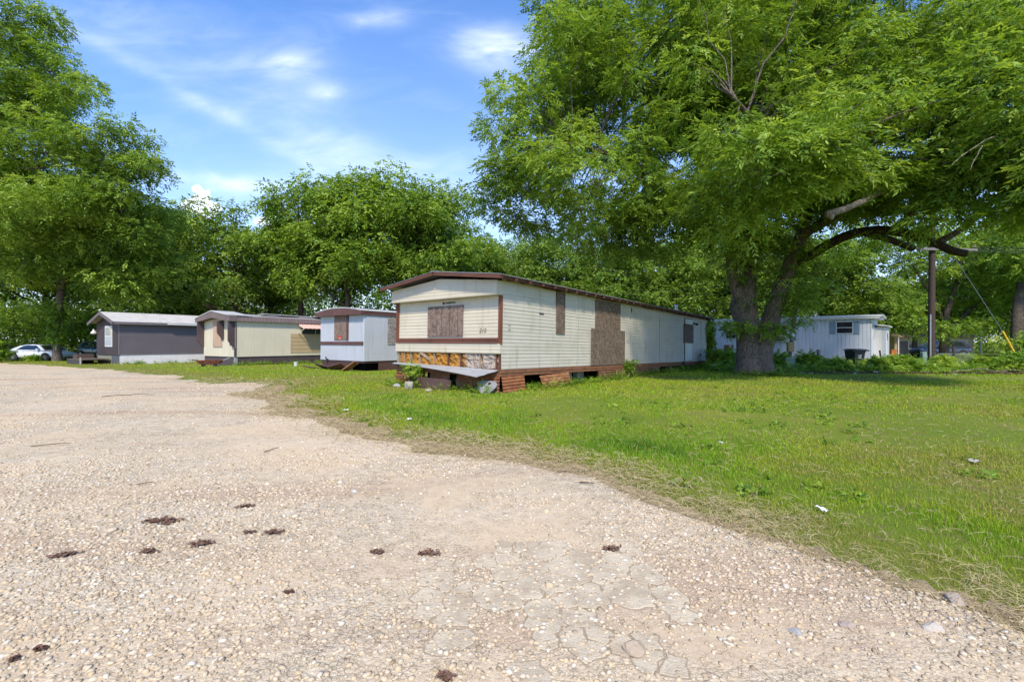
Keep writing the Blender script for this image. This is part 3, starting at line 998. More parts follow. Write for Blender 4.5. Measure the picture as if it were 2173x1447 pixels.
    mm = MB(); mm.box(xa + .05, xb, -.26, -.215, 3.0, 3.072); mm.build('eave_board', M_roofboard, T)
    for i in range(31):
        x = xa + .1 + i * .615
        MB().bar((x, -ye + .02, 3.03), (x, -.012, 3.055), .10, .085).build('rafter_tail', M_rafter, T)
    mm = MB(); mm.lathe([(.085, 0), (.085, .48), (.12, .49), (.12, .55), (.10, .60)], (15.8, .9, 3.12), 'z', 12)
    mm.build('vent_pipe', M_zinc, T, smooth=False)
    return T


MAIN = main_trailer()


# ---- white ribbed trailer
M_whiteA = paint('white_ribbed', (.42, .44, .485), .4, (.26, .25, .23), .55, streak=(2.2, 2.2, .12), var=.08)
M_brownpaint = paint('brown_paint', (.115, .05, .042), .5, (.05, .03, .025), .5, var=.2)
M_brownskirt = paint('brown_skirt', (.085, .045, .038), .7, (.03, .02, .018), .6, var=.25)
M_paleroof = paint('pale_coated_roof', (.46, .46, .45), .5, (.25, .22, .18), .5)


def white_trailer():
    A = G(772, 22.4); th = math.atan2(.803, .596); Wd, L = 3.86, 13.0
    T = thing('mobile_home', 'white ribbed trailer with bowed brown roof edge and a brown belt stripe', 'mobile home', A, th, pitch=.008)
    b0, b1 = .50, 2.86
    mb = MB()
    vsiding(mb, 0, L, 0, b0, b1, .105, .012, 'groove'); vsiding(mb, 0, Wd, 0, b0, b1, .105, .012, 'groove', (-1, 0, 0))
    mb.box(.012, L, .012, Wd, b0 + .003, b1 + .02)
    mb.build('wall', M_whiteA, T)
    arc = lambda y, z0, h: z0 + h * (1 - ((y - Wd / 2) / (Wd / 2 + .1)) ** 2)
    ys_ = [(-.1 + (Wd + .2) * i / 20) for i in range(21)]
    MB().prism([(y, 2.80) for y in (Wd + .1, -.1)] + [(y, arc(y, 2.99, .19)) for y in ys_], 0, -.26, -.0).build('roof_fascia', M_brownpaint, T)
    MB().prism([(y, arc(y, 2.985, .19)) for y in ys_] + [(y, arc(y, 3.02, .20)) for y in reversed(ys_)], 0, -.275, L + .1).build('roof', M_paleroof, T)
    MB().prism([(y, 2.84) for y in (Wd, 0)] + [(y, arc(y, 2.975, .19)) for y in ys_[1:-1]], 0, .0, L).build('roof_core', M_brownpaint, T)
    MB().box(.002, L, -.07, -.002, 2.80, 2.98).build('eave_board', M_brownpaint, T)
    MB().box(-.045, -.013, .03, Wd - .02, 1.30, 1.47).build('belt_trim', M_brownpaint, T)
    MB().box(-.04, -.013, 1.40, 2.52, 1.545, 2.80).build('window_board', M_osb, T)
    MB().box(-.07, -.013, 1.27, 1.40, 1.545, 2.80).build('window_trim', M_brownpaint, T)
    MB().box(-.042, -.040, 1.88, 2.16, 1.58, 1.78).build('red_notice', plain('red_notice', (.42, .06, .03), .6), T)
    MB().box(-.044, -.042, 1.93, 2.08, 1.62, 1.66).build('notice_lettering', plain('notice_pale', (.6, .45, .38), .6), T)
    MB().box(1.40, 2.95, -.035, -.013, 1.32, 2.76).build('window_board', osb('grey_osb', (.10, .09, .085), (.23, .205, .19), (.36, .33, .31)), T)
    MB().box(.02, L, .03, Wd - .03, .40, .497).build('floor_beam', M_brownskirt, T)
    MB().box(.9, L, .03, .06, -.2, .40).build('skirting_panel', M_brownskirt, T)
    MB().box(.03, .06, 1.0, Wd - .1, -.2, .40).build('skirting_panel', M_brownskirt, T)
    MB().box(.5, L - .4, .5, Wd - .5, .0, .40).build('chassis', M_dark, T)  # one solid block, coloured as the shade under the floor
    mm = MB(); mm.tube([(-.03, 3.1, .5), (-.12, 3.1, .56), (-.16, 3.12, .66)], .035, 8); mm.build('pipe_bend', M_black, T)
    return T


WT = white_trailer()

# ---- cream trailer with brown wings and an awning
M_creamV = paint('cream_grooved', (.60, .54, .41), .5, (.28, .22, .13), .38, streak=(2.5, 2.5, .15), var=.07)
M_tan = paint('tan_lap_board', (.42, .31, .175), .6, (.25, .18, .10), .35, var=.08)
M_mauve = paint('mauve_brown_paint', (.085, .058, .062), .55, (.035, .026, .026), .5, var=.2)
M_mansard = paint('mansard_brown', (.17, .125, .12), .6, (.06, .045, .042), .6, streak=(6, 6, .3), var=.25)
M_greyroof = paint('grey_felt_roof', (.30, .29, .28), .85, (.12, .11, .10), .6)


def cream_trailer():
    A = G(499, 27.85); th = math.atan2(.839, .545); Wd, L = 4.1, 15.0
    T = thing('mobile_home', 'cream grooved trailer with brown mansard edge, slanted brown wings and a pink striped awning', 'mobile home', A, th, pitch=.004)
    b0, b1 = .54, 2.80
    mb = MB()
    vsiding(mb, 0, L, 0, b0, b1, .20, .005, 'groove'); vsiding(mb, 0, Wd, 0, b0, b1 + .1, .20, .005, 'groove', (-1, 0, 0))
    mb.box(.01, L, .01, Wd, b0 + .003, b1 + .08)
    mb.build('wall', M_creamV, T)
    # mansard edge
    mb = MB()
    mb.prism([(-.16, 2.72), (-.02, 2.72), (-.02, 3.02), (-.10, 3.05)], 0, .0, L + .2)
    mb.sheet((0, -.165, 2.73), (0, .05, .31), (1, 0, 0), (0, -1, 0), 1.0, ribs(.0, L, .24, .02, 0, 'groove'))
    mb.build('mansard_edge', M_mansard, T)
    mb = MB()
    mb.prism([(-.18, 2.72), (.25, 2.76), (Wd / 2 + .1, 2.98), (Wd + .25, 2.72), (Wd + .25, 2.95), (Wd / 2 + .1, 3.38), (.3, 3.10), (-.18, 3.06)], 0, -.42, -.012)
    mb.build('front_fascia', M_mansard, T)
    MB().prism([(-.18, 3.065), (.3, 3.105), (Wd / 2 + .1, 3.385), (Wd + .3, 2.96), (Wd + .3, 3.0), (Wd / 2 + .1, 3.44), (.3, 3.15), (-.18, 3.11)], 0, -.45, .9).build('roof_edge', M_paleroof, T)
    MB().prism([(-.1, 3.02), (Wd / 2, 3.30), (Wd + .15, 3.02), (Wd + .1, 2.8), (0, 2.8)], 0, .0, L).build('roof', M_greyroof, T)
    mb = MB(); rg = random.Random(8)
    for x, y, l, w_, r_ in ((2.2, 1.3, 2.6, .7, .12), (3.8, 1.6, 3.0, .6, -.15), (6.0, 1.1, 2.2, .9, .05), (7.8, 1.7, 2.8, .5, .2)):
        mb.bar((x, y - r_, 3.30), (x + l, y + r_, 3.26 + .1 * r_), w_, .03)
        mb.bar((x + .2, y + .3, 3.36), (x + l * .8, y - .2, 3.30), .12, .06)
    mb.build('loose_roofing', M_greyroof, T)
    # slanted wings
    for y, w0 in ((Wd - .02, .06), (1.42, .07), (.06, .06)):
        zlow = 1.12 if y != 1.42 else 1.62
        m2 = MB(); m2.prism([(-.40, 2.75), (-.013, 2.80), (-.013, zlow), (-.10, zlow), (-.40, zlow + .42)], 1, y - .05, y + .05)
        m2.build('trim_wing', M_mauve, T)
    MB().box(-.05, -.012, 1.62, 2.75, 1.14, 2.82).build('window_board', paint('pinkish_board', (.46, .31, .22), .8, (.2, .12, .09), .4, var=.2), T)
    MB().box(-.045, -.012, .14, .62, 1.25, 2.78).build('side_window', glass('brown_tint', (.05, .035, .035), .2), T)
    MB().box(-.03, -.011, -.012, .10, b0, 1.12).build('corner_post', M_mauve, T)
    MB().box(.0, .06, -.03, -.011, b0, b1).build('corner_post', M_mauve, T)
    # tan patch, window, awning
    mm = MB(); hsiding(mm, 3.55, 9.0, -.012, .72, 2.02, .26, .014, 0, 'lap'); mm.box(3.55, 9.0, -.012, -.002, .72, 2.02)
    mm.build('lap_patch', M_tan, T)
    wn = MB().box(4.35, 6.45, -.02, -.010, 2.02, 2.55).build('side_window', glass('dark_window', (.03, .035, .03), .1), T)
    mfr = plain('frame_grey', (.34, .34, .30), .5)
    for x in (4.35, 5.4, 6.45): MB().box(x - .03, x + .03, -.035, -.02, 2.02, 2.55).build('window_bar', mfr, wn)
    mm = MB(); sl = Vector((0, .72, .34))
    mm.sheet((4.05, -.76, 2.36), sl.normalized(), (1, 0, 0), Vector((0, -.43, .9)).normalized(), sl.length, ribs(0, 2.8, .31, .03, 0, 'groove'), seg=1, thick=.012)
    mt, t = material('striped_awning')
    sx = t.new('ShaderNodeSeparateXYZ'); t.put(sx.inputs[0], t.obj)
    fr = t.math('FRACT', t.math('DIVIDE', sx.outputs['X'], .311))
    c = t.mix(t.step(fr, .82, .9), (.60, .34, .25), (.36, .19, .14)); c = t.mix(t.math('MULTIPLY', t.noise(t.obj, 3, 4, .6), .4), c, (.62, .50, .42))
    t.put(t.b.inputs['Base Color'], c); t.b.inputs['Roughness'].default_value = .6
    aw = mm.build('awning', mt, T)
    mbr = plain('bracket_white', (.68, .66, .58), .5)
    for x in (4.1, 6.8):
        mm = MB(); mm.bar((x, -.72, 2.36), (x, -.03, 2.06), .045, .03); mm.bar((x, -.72, 2.37), (x, -.02, 2.60), .03, .03)
        mm.build('awning_bracket', mbr, aw)
    # skirting
    mm = MB(); hsiding(mm, 0.16, L, .05, -.25, .535, .075, .008, 0, 'lap'); mm.box(.16, L, .052, .1, -.25, .53); hsiding(mm, .05, Wd, .06, -.25, .535, .075, .008, 0, 'lap', (-1, 0, 0)); mm.box(.065, .1, .1, Wd, -.25, .53)
    mm.build('skirting_panel', M_mauve, T)
    mm = MB(); mm.box(-.02, .15, .02, .05, -.25, .53); mm.box(-.02, .01, .05, .12, -.25, .53); mm.build('corner_flashing', M_alu, T)
    MB().box(10.2, 11.6, -.012, -.010, .6, .9).build('patch_strip', M_tan, T)
    return T


CT = cream_trailer()

# ---- dark purple-brown trailer with white skirting
M_purple = paint('purple_brown_siding', (.128, .108, .118), .5, (.05, .042, .045), .35, streak=(.25, .25, 1.6), var=.1)
M_purpled = paint('dark_brown_front', (.052, .035, .038), .6, (.02, .015, .015), .4, var=.2)
M_whiteskirt = paint('white_skirt', (.68, .64, .64), .5, (.33, .30, .28), .4, var=.07)
M_white = paint('white_paint', (.56, .56, .55), .45, (.4, .36, .30), .3, var=.05)


def dark_trailer():
    A = G(253, 30.1); th = math.atan2(.839, .545); Wd, L = 4.38, 17.0
    T = thing('mobile_home', 'dark purple-brown mobile home with white skirting and a pale grey gabled roof', 'mobile home', A, th, pitch=.002)
    b0, b1 = .64, 2.80
    mb = MB(); hsiding(mb, .0, L, 0, b0, b1, .155, .012, 0, 'lap'); mb.box(.01, L, .002, Wd, b0 + .003, b1 + .1)
    mb.build('wall', M_purple, T)
    mb = MB(); vsiding(mb, .0, Wd, 0.004, .60, 2.86, .2, .012, 'groove', (-1, 0, 0)); mb.prism([(.0, 2.8), (Wd, 2.8), (Wd / 2, 3.42)], 0, -.004, .05)
    fw = mb.build('front_wall', M_purpled, T)
    MB().box(-.03, .012, -.025, .06, b0, b1).build('corner_post', plain('mauve_trim', (.16, .135, .145), .55), T)
    # roof
    xa, xb, ov = -.42, L + .3, .30
    ez = 2.80; rz__ = 3.50
    mb = MB()
    for s_ in (0, 1):
        ya, yb = (-ov, Wd / 2) if s_ == 0 else (Wd + ov, Wd / 2)
        mb.add([(xa, ya, ez), (xb, ya, ez), (xb, yb, rz__), (xa, yb, rz__), (xa, ya, ez + .05), (xb, ya, ez + .05), (xb, yb, rz__ + .05), (xa, yb, rz__ + .05)],
               [(0, 1, 2, 3), (7, 6, 5, 4), (0, 4, 5, 1), (1, 5, 6, 2), (2, 6, 7, 3), (3, 7, 4, 0)])
    m2, t = material('coated_shingle')
    n_ = t.noise(t.mapping(t.obj, (.8, 2.2, 1)), 2.4, 6, .66)
    t.put(t.b.inputs['Base Color'], t.ramp(n_, [(.30, (.30, .27, .22)), (.45, (.42, .40, .38)), (.7, (.50, .49, .475))])); t.b.inputs['Roughness'].default_value = .8
    rf = mb.build('roof', m2, T)
    for s_ in (0, 1):
        ya, yb = (-ov, Wd / 2) if s_ == 0 else (Wd + ov, Wd / 2)
        mm = MB(); mm.bar((xa - .02, ya, ez - .07), (xa - .02, yb, rz__ - .06), .04, .20); mm.build('rake_board', plain('rake_purple', (.125, .10, .105), .6), T)
    MB().box(xa, xb, -ov + .02, -ov + .045, 2.66, 2.795).build('eave_board', plain('eave_purple', (.16, .14, .145), .6), T)
    mm = MB(); mm.bar((2.6, -ov - .03, 2.74), (L, -ov - .03, 2.67), .09, .09); mm.build('gutter', M_white, T)
    # front window
    wn = MB().box(-.035, -.013, 1.24, 2.62, 1.16, 2.58).build('window', M_white, T)
    MB().box(-.037, -.035, 1.34, 2.52, 1.26, 1.86).build('pane', plain('curtain_blue', (.34, .37, .40), .25), wn)
    MB().box(-.037, -.035, 1.34, 2.52, 1.92, 2.48).build('pane', plain('curtain_grey', (.23, .24, .24), .25), wn)
    mm = MB(); mm.prism([(1.34, 2.48), (1.80, 2.48), (1.50, 1.92), (1.34, 1.92)], 0, -.0385, -.037); mm.build('curtain', plain('curtain_cream', (.45, .42, .36), .8), wn)
    # skirting
    mm = MB(); hsiding(mm, .02, L, .03, -.2, .64, .082, .012, 0, 'lap'); mm.box(.03, L, .034, .1, -.2, .63); mm.build('skirting_panel', M_whiteskirt, T)
    MB().box(.02, .06, .04, 1.5, -.2, .60).build('skirting_panel', plain('slate_skirt', (.085, .09, .10), .8), T)
    mm = MB(); hsiding(mm, 1.5, Wd, .05, -.2, .60, .10, .01, 0, 'lap', (-1, 0, 0)); mm.box(.06, .1, 1.5, Wd, -.2, .59); mm.build('skirting_panel', paint('old_cream_skirt', (.25, .23, .16), .8, (.1, .08, .05), .5), T)
    # awning over the far door, lamp
    mm = MB(); mm.add([(.2, Wd, 2.42), (2.6, Wd, 2.42), (2.6, Wd + 1.5, 2.20), (.2, Wd + 1.5, 2.20), (.2, Wd, 2.50), (2.6, Wd, 2.50), (2.6, Wd + 1.5, 2.26), (.2, Wd + 1.5, 2.26)],
                      [(0, 1, 2, 3), (7, 6, 5, 4), (0, 4, 5, 1), (1, 5, 6, 2), (2, 6, 7, 3), (3, 7, 4, 0)])
    mm.build('porch_awning', plain('awning_brown', (.16, .075, .055), .7), T)
    mm = MB(); mm.lathe([(.03, .34), (.09, .18), (.16, .10), (.19, .02), (.10, -.06)], (-.16, Wd + .02, 2.08), 'z', 12); mm.build('porch_lamp', M_white, T)
    return T


DT = dark_trailer()

# ---- pale blue-grey house behind the big tree
M_bluewhite = paint('pale_blue_ribbed', (.52, .55, .61), .45, (.30, .31, .34), .35, streak=(2.5, 2.5, .15), var=.08)
M_shutter = plain('blue_shutter', (.17, .25, .32), .6)


def right_house():
    Y0 = 26.05
    A = G(1848.6, Y0); th = math.radians(47.0); Wd, D = 13.0, 3.6
    T = thing('mobile_home', 'pale blue ribbed mobile home with blue shutters standing behind the huge forked tree', 'mobile home', A, th)
    b0, b1 = .46, 2.80
    mb = MB(); vsiding(mb, 0, Wd, 0, b0, b1, .20, .022, 'groove', (-1, 0, 0)); vsiding(mb, 0, D, 0, b0, b1, .20, .02, 'groove')
    mb.box(.02, D, .02, Wd, b0 + .004, b1 + .02)
    mb.build('wall', M_bluewhite, T)
    mb = MB(); mb.prism([(-.22, 2.90), (D / 2, 3.02), (D + .2, 2.90), (D + .2, 2.94), (D / 2, 3.10), (-.22, 2.97)], 1, -.45, Wd + .2)
    mb.prism([(-.20, 2.80), (-.04, 2.80), (-.04, 2.90), (-.20, 2.90)], 1, -.4, Wd)
    mb.prism([(-.10, 2.82), (D, 2.82), (D, 2.90), (D / 2, 3.01), (-.1, 2.90)], 1, -.34, Wd)
    mb.build('roof', M_white, T)
    MB().box(-.022, .03, -.03, .05, b0, b1).build('corner_post', M_white, T)
    MB().box(-.035, .0, .05, Wd, .40, .46).build('belt_trim', plain('trim_lilac', (.22, .20, .24), .6), T)
    MB().box(.03, .08, .05, Wd, -.2, .40).build('skirting_panel', plain('dark_skirt', (.075, .065, .072), .8), T)
    MB().box(.08, D, .02, .06, -.2, .45).build('skirting_panel', M_white, T)

    def win(y0, y1, z0, z1):
        f = MB().box(-.05, -.022, y0 - .05, y1 + .05, z0 - .05, z1 + .05).build('window', M_white, T)
        zm = (z0 + z1) / 2
        for a, b in ((z0, zm - .02), (zm + .02, z1)):
            MB().box(-.053, -.05, y0, y1, a, b).build('pane', glass('window_dark'), f)
        return f
    win(.86, 1.60, 1.98, 2.62)
    for y in (.66, 1.81):
        mm = MB(); mm.box(-.05, -.022, y - .14, y + .14, 1.92, 2.66)
        mm.sheet((-.05, y - .11, 1.97), (0, 1, 0), (0, 0, 1), (-1, 0, 0), .22, ribs(0, .64, .06, .012, 0, 'lap'))
        mm.build('shutter', M_shutter, T)
    win(4.2, 4.95, 1.88, 2.5)
    mm = MB(); mm.box(-.42, -.05, 4.25, 4.92, 1.50, 1.86)
    ac = mm.build('air_conditioner', plain('ac_case', (.42, .40, .37), .5), T)
    mm = MB(); mm.box(-.428, -.42, 4.29, 4.88, 1.53, 1.80)
    mm.build('grille', plain('ac_grille', (.055, .04, .038), .6), ac)
    win(7.25, 7.85, 1.70, 2.25)
    # end wall window
    f = MB().box(.7, 1.6, -.045, -.02, 1.7, 2.5).build('window', M_white, T)
    MB().box(.76, 1.54, -.05, -.045, 1.76, 2.44).build('pane', plain('pane_pale', (.35, .40, .46), .2), f)
    # lean-to at the end
    mm = MB(); vsiding(mm, -.5, .0, 1.75, -.2, 2.34, .12, .01, 'groove', (-1, 0, 0)); vsiding(mm, 1.75, 5.0, -.5, -.2, 2.34, .3, .012, 'groove'); mm.box(1.76, 5.0, -.49, .0, -.2, 2.34)
    mm.build('porch_wall', M_white, T)
    mm = MB(); mm.add([(1.6, .0, 2.46), (5.15, .0, 2.46), (5.15, -.66, 2.36), (1.6, -.66, 2.36), (1.6, .0, 2.54), (5.15, .0, 2.54), (5.15, -.66, 2.44), (1.6, -.66, 2.44)],
                      [(0, 1, 2, 3), (7, 6, 5, 4), (0, 4, 5, 1), (1, 5, 6, 2), (2, 6, 7, 3), (3, 7, 4, 0)])
    mm.build('porch_roof', M_white, T)
    dr = MB().box(2.5, 4.2, -.54, -.513, .1, 2.2).build('porch_door', plain('door_pale', (.60, .58, .60), .5), T)
    MB().box(2.9, 3.6, -.545, -.54, 1.55, 2.0).build('pane', plain('door_pane', (.20, .22, .26), .2), dr)
    return T


RH = right_house()
# ------------------------------------------------------------------ foliage
def unit(v): return v / (np.linalg.norm(v, axis=-1, keepdims=True) + 1e-9)


def leaf_sprays(rng, pos, dirn, nrm, length, nl, ll, lw, droop=.35, simple=False):
    """compound leaves: nl leaflets in two rows along a drooping stalk; returns vertices (N*nl*4,3)"""
    N = len(pos)
    dirn = unit(dirn); side = unit(np.cross(dirn, nrm)); up = np.cross(side, dirn)
    j = np.arange(nl)
    t = (j // 2 + 1) / (nl / 2 + .5)
    sg = np.where(j % 2 == 0, 1.0, -1.0); sg[-1] = 0.0
    L = (length * rng.uniform(.7, 1.25, N))[:, None, None]
    P0 = pos[:, None] + dirn[:, None] * L * t[None, :, None]
    P0[..., 2] -= droop * L[..., 0] * t[None] ** 2
    d = dirn[:, None] * (.55 + .4 * t[None, :, None]) + side[:, None] * sg[None, :, None] * .85 + rng.normal(0, .22, (N, nl, 3))
    d[..., 2] -= droop * .9
    d = unit(d)
    n = up[:, None] + rng.normal(0, .35, (N, nl, 3))
    wv = unit(np.cross(d, n))
    l = (ll * rng.uniform(.7, 1.3, (N, nl)))[..., None]; w_ = (lw * rng.uniform(.75, 1.25, (N, nl)))[..., None]
    q = np.stack([P0, P0 + d * l * .45 + wv * w_ * .5, P0 + d * l, P0 + d * l * .45 - wv * w_ * .5], 2)
    return q.reshape(-1, 3)


def clump_foliage(rng, C, rad, per, flat=.62, length=.34, nl=9, ll=.15, lw=.05, droop=.4, base=None, gap=.45, spread=.18):
    """clusters of leaf sprays round the points C; returns vertices and tints"""
    n = len(C)
    per = np.broadcast_to(np.asarray(per), (n,)).astype(int)
    idx = np.repeat(np.arange(n), per); N = len(idx)
    u = rng.normal(0, 1, (N, 3)); u = unit(u); u[:, 2] = u[:, 2] * .8 + .22
    r = (gap + (1 - gap) * rng.random(N) ** .6)[:, None]
    off = u * r * np.array([1, 1, flat]) * rad[idx][:, None]
    pos = C[idx] + off
    out_ = np.column_stack([u[:, 0], u[:, 1], u[:, 2] * .3 - .18]) + rng.normal(0, .35, (N, 3))
    nrm = np.column_stack([u[:, 0] * .45, u[:, 1] * .45, .85 + 0 * u[:, 0]]) + rng.normal(0, .25, (N, 3))
    V_ = leaf_sprays(rng, pos, out_, nrm, length, nl, ll, lw, droop)
    ct = (rng.normal(.5, .16, n) if base is None else base)
    tint = np.clip(ct[idx] + rng.normal(0, spread, N), 0, 1)
    tint = np.repeat(tint, nl * 4)
    return V_, tint


def lobe_points(rng, lobes, per_m2, rmin=.0):
    """cluster centres spread through ellipsoids, denser near the shell"""
    out_ = []
    for (cx, cy, cz, rx, ry, rz) in lobes:
        area = 4 * math.pi * ((rx * ry) ** 1.6 / 3 + (rx * rz) ** 1.6 / 3 + (ry * rz) ** 1.6 / 3) ** (1 / 1.6)
        n = max(3, int(area * per_m2))
        u = unit(rng.normal(0, 1, (n, 3)))
        r = rng.random(n) ** .38
        r = .30 + .70 * r
        out_.append(np.array([cx, cy, cz]) + u * r[:, None] * np.array([rx, ry, rz]))
    return np.concatenate(out_)


def curve(p, q, n=6, sag=0.0, wob=.0, rg=random):
    p, q = Vector(p), Vector(q); out_ = []
    L = (q - p).length
    for i in range(n + 1):
        t = i / n
        v = p.lerp(q, t); v.z += sag * L * 4 * t * (1 - t)
        if 0 < i < n: v += Vector((rg.uniform(-1, 1), rg.uniform(-1, 1), rg.uniform(-1, 1))) * wob * L
        out_.append(v)
    return out_


PECAN = leafmat('pecan_leaf', [(0.0, (.055, .10, .014)), (.35, (.14, .245, .028)), (.65, (.245, .375, .048)), (1.0, (.38, .51, .095))], .46)
WOODS = leafmat('woodland_leaf', [(0.0, (.052, .10, .014)), (.4, (.14, .245, .028)), (.7, (.245, .375, .045)), (1.0, (.37, .50, .08))], .46)
LIGHT = leafmat('pale_leaf', [(0.0, (.07, .125, .022)), (.4, (.16, .27, .038)), (.7, (.25, .38, .058)), (1.0, (.36, .48, .09))], .42)
WEED = leafmat('weed_leaf', [(0.0, (.06, .13, .014)), (.4, (.16, .29, .025)), (.7, (.26, .40, .04)), (1.0, (.37, .47, .07))], .42)
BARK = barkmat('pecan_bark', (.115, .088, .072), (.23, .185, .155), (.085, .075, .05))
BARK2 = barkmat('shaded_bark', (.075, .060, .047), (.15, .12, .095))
BARKD = barkmat('dark_shaded_limb_bark', (.040, .028, .022), (.085, .062, .048))  # darker limb bark, with the canopy's shade also put into its colour
DEADW = barkmat('bare_wood', (.24, .20, .165), (.38, .33, .28))

# ---- the great forked tree beside the main trailer
def great_tree():
    rng = np.random.default_rng(5); rg = random.Random(5)
    base = Vector((10.45, 19.7, gz(10.45, 19.7)))
    T = thing('pecan_tree', 'huge forked spreading tree towering over the lawn and the end of the cream home', 'tree', base)
    inv = lambda v: Vector(v) - base
    mb = MB()
    limbs = []
    low = MB()
    def limb(pts, radii, n=14, to=None):
        pp = []; rr = []
        for i in range(len(pts) - 1):
            for k in range(4):
                t = k / 4
                p0 = Vector(pts[max(i - 1, 0)]); p1 = Vector(pts[i]); p2 = Vector(pts[i + 1]); p3 = Vector(pts[min(i + 2, len(pts) - 1)])
                v = .5 * ((2 * p1) + (p2 - p0) * t + (2 * p0 - 5 * p1 + 4 * p2 - p3) * t * t + (3 * p1 - p0 - 3 * p2 + p3) * t ** 3)
                pp.append(v); rr.append(radii[i] + (radii[i + 1] - radii[i]) * t)
        pp.append(Vector(pts[-1])); rr.append(radii[-1])
        (to or mb).tube([inv(v) for v in pp], rr, n)
        limbs.append((pp, rr))
    z0 = base.z
    # left stem with its burl, right stem
    limb([(10.25, 19.75, z0 - .3), (10.22, 19.7, z0 + .15), P(1589, 757, 19.7), P(1587, 700, 19.7), P(1578, 650, 19.7), P(1582, 610, 19.8), P(1592, 560, 19.9), P(1600, 470, 20.1), P(1612, 350, 20.3), P(1640, 200, 20.5), P(1675, 40, 20.6), P(1690, -120, 20.6)],
         [.60, .54, .49, .48, .53, .42, .33, .28, .24, .18, .11, .05])
    limb([(10.86, 19.6, z0 - .3), (10.82, 19.6, z0 + .15), P(1616, 757, 19.55), P(1628, 705, 19.5), P(1648, 640, 19.4), P(1668, 585, 19.3), P(1690, 530, 19.3), P(1708, 470, 19.4), P(1722, 380, 19.6), P(1760, 250, 19.8), P(1820, 90, 20), P(1840, -60, 20)],
         [.56, .48, .42, .38, .34, .30, .26, .23, .19, .13, .08, .03])
    # flare roots
    for a in (.3, 1.3, 2.4, 3.4, 4.3, 5.3):
        p = Vector((10.5, 19.65, 0)); d = Vector((math.cos(a) * .72, math.sin(a) * .6, 0))
        limb([p + d * .45 + Vector((0, 0, z0 + .35)), p + d * .80 + Vector((0, 0, z0 + .04)), p + d * 1.35 + Vector((0, 0, z0 - .14))], [.30, .20, .08], 8)
    # left limb from the burl
    limb([P(1572, 640, 19.6), P(1556, 590, 19.5), P(1545, 530, 19.3), P(1500, 470, 19), P(1420, 400, 18.8), P(1300, 330, 18.6), P(1180, 300, 18.4)], [.26, .22, .19, .16, .13, .10, .04], 10)
    limb([P(1596, 520, 20), P(1540, 420, 20), P(1450, 300, 20), P(1350, 180, 20.2), P(1260, 80, 20.4)], [.24, .2, .15, .1, .04], 10)
    limb([P(1606, 420, 20.2), P(1640, 330, 18), P(1600, 260, 16), P(1540, 190, 14.6)], [.2, .15, .1, .04], 8)
    # low horizontal limb to the right with cut ends
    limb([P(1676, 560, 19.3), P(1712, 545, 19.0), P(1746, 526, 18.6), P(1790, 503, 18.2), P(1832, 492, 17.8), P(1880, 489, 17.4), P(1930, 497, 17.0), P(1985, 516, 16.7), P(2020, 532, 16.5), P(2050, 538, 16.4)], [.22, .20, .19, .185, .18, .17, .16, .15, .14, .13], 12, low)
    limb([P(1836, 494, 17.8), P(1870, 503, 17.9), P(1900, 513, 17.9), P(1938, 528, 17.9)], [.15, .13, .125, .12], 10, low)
    limb([P(1890, 490, 17.4), P(1918, 472, 17.2), P(1946, 440, 16.8), P(1985, 400, 16), P(2060, 350, 15)], [.15, .14, .12, .09, .04], 9)
    limb([P(1990, 516, 16.7), P(2050, 480, 16.2), P(2120, 420, 15.4), P(2200, 390, 14.5)], [.13, .11, .09, .05], 9)
    limb([P(1700, 500, 19.3), P(1790, 450, 18.2), P(1900, 400, 17), P(2040, 385, 15.8), P(2180, 420, 14.4)], [.2, .17, .14, .11, .07], 9)
    limb([P(1722, 380, 19.6), P(1830, 300, 18.4), P(1960, 230, 17), P(2100, 190, 15.6)], [.16, .13, .1, .05], 9)
    limb([P(1700, 440, 19.4), P(1760, 380, 17), P(1700, 330, 14.5), P(1640, 330, 13)], [.16, .12, .09, .04], 9)
    limb([P(1620, 330, 20.3), P(1750, 220, 20), P(1880, 110, 20), P(1990, 60, 19.5)], [.18, .14, .09, .04], 9)
    trunk_mb = mb
    low.build('low_limb', BARKD, T, smooth=True, recalc=False)  # this bark colour carries the shade of the crown above
    # bare pale stub with a sawn end
    mb = MB()
    mb.tube([inv(P(1756, 455, 13.6)), inv(P(1790, 445, 13.7)), inv(P(1830, 428, 13.9)), inv(P(1862, 411, 14.2)), inv(P(1905, 385, 15.2)), inv(P(1925, 370, 16.6))], [.105, .10, .092, .09, .085, .08], 12)
    mb.tube([inv(P(1768, 454, 13.62)), inv(P(1765, 462, 13.35))], [.07, .062], 10)
    mb.build('bare_branch', DEADW, T, smooth=True, recalc=False)
    # crown
    D = lambda px, py, Y, r, ry=None, rz=None: (*P(px, py, Y), r, ry or r * .9, rz or r * .75)
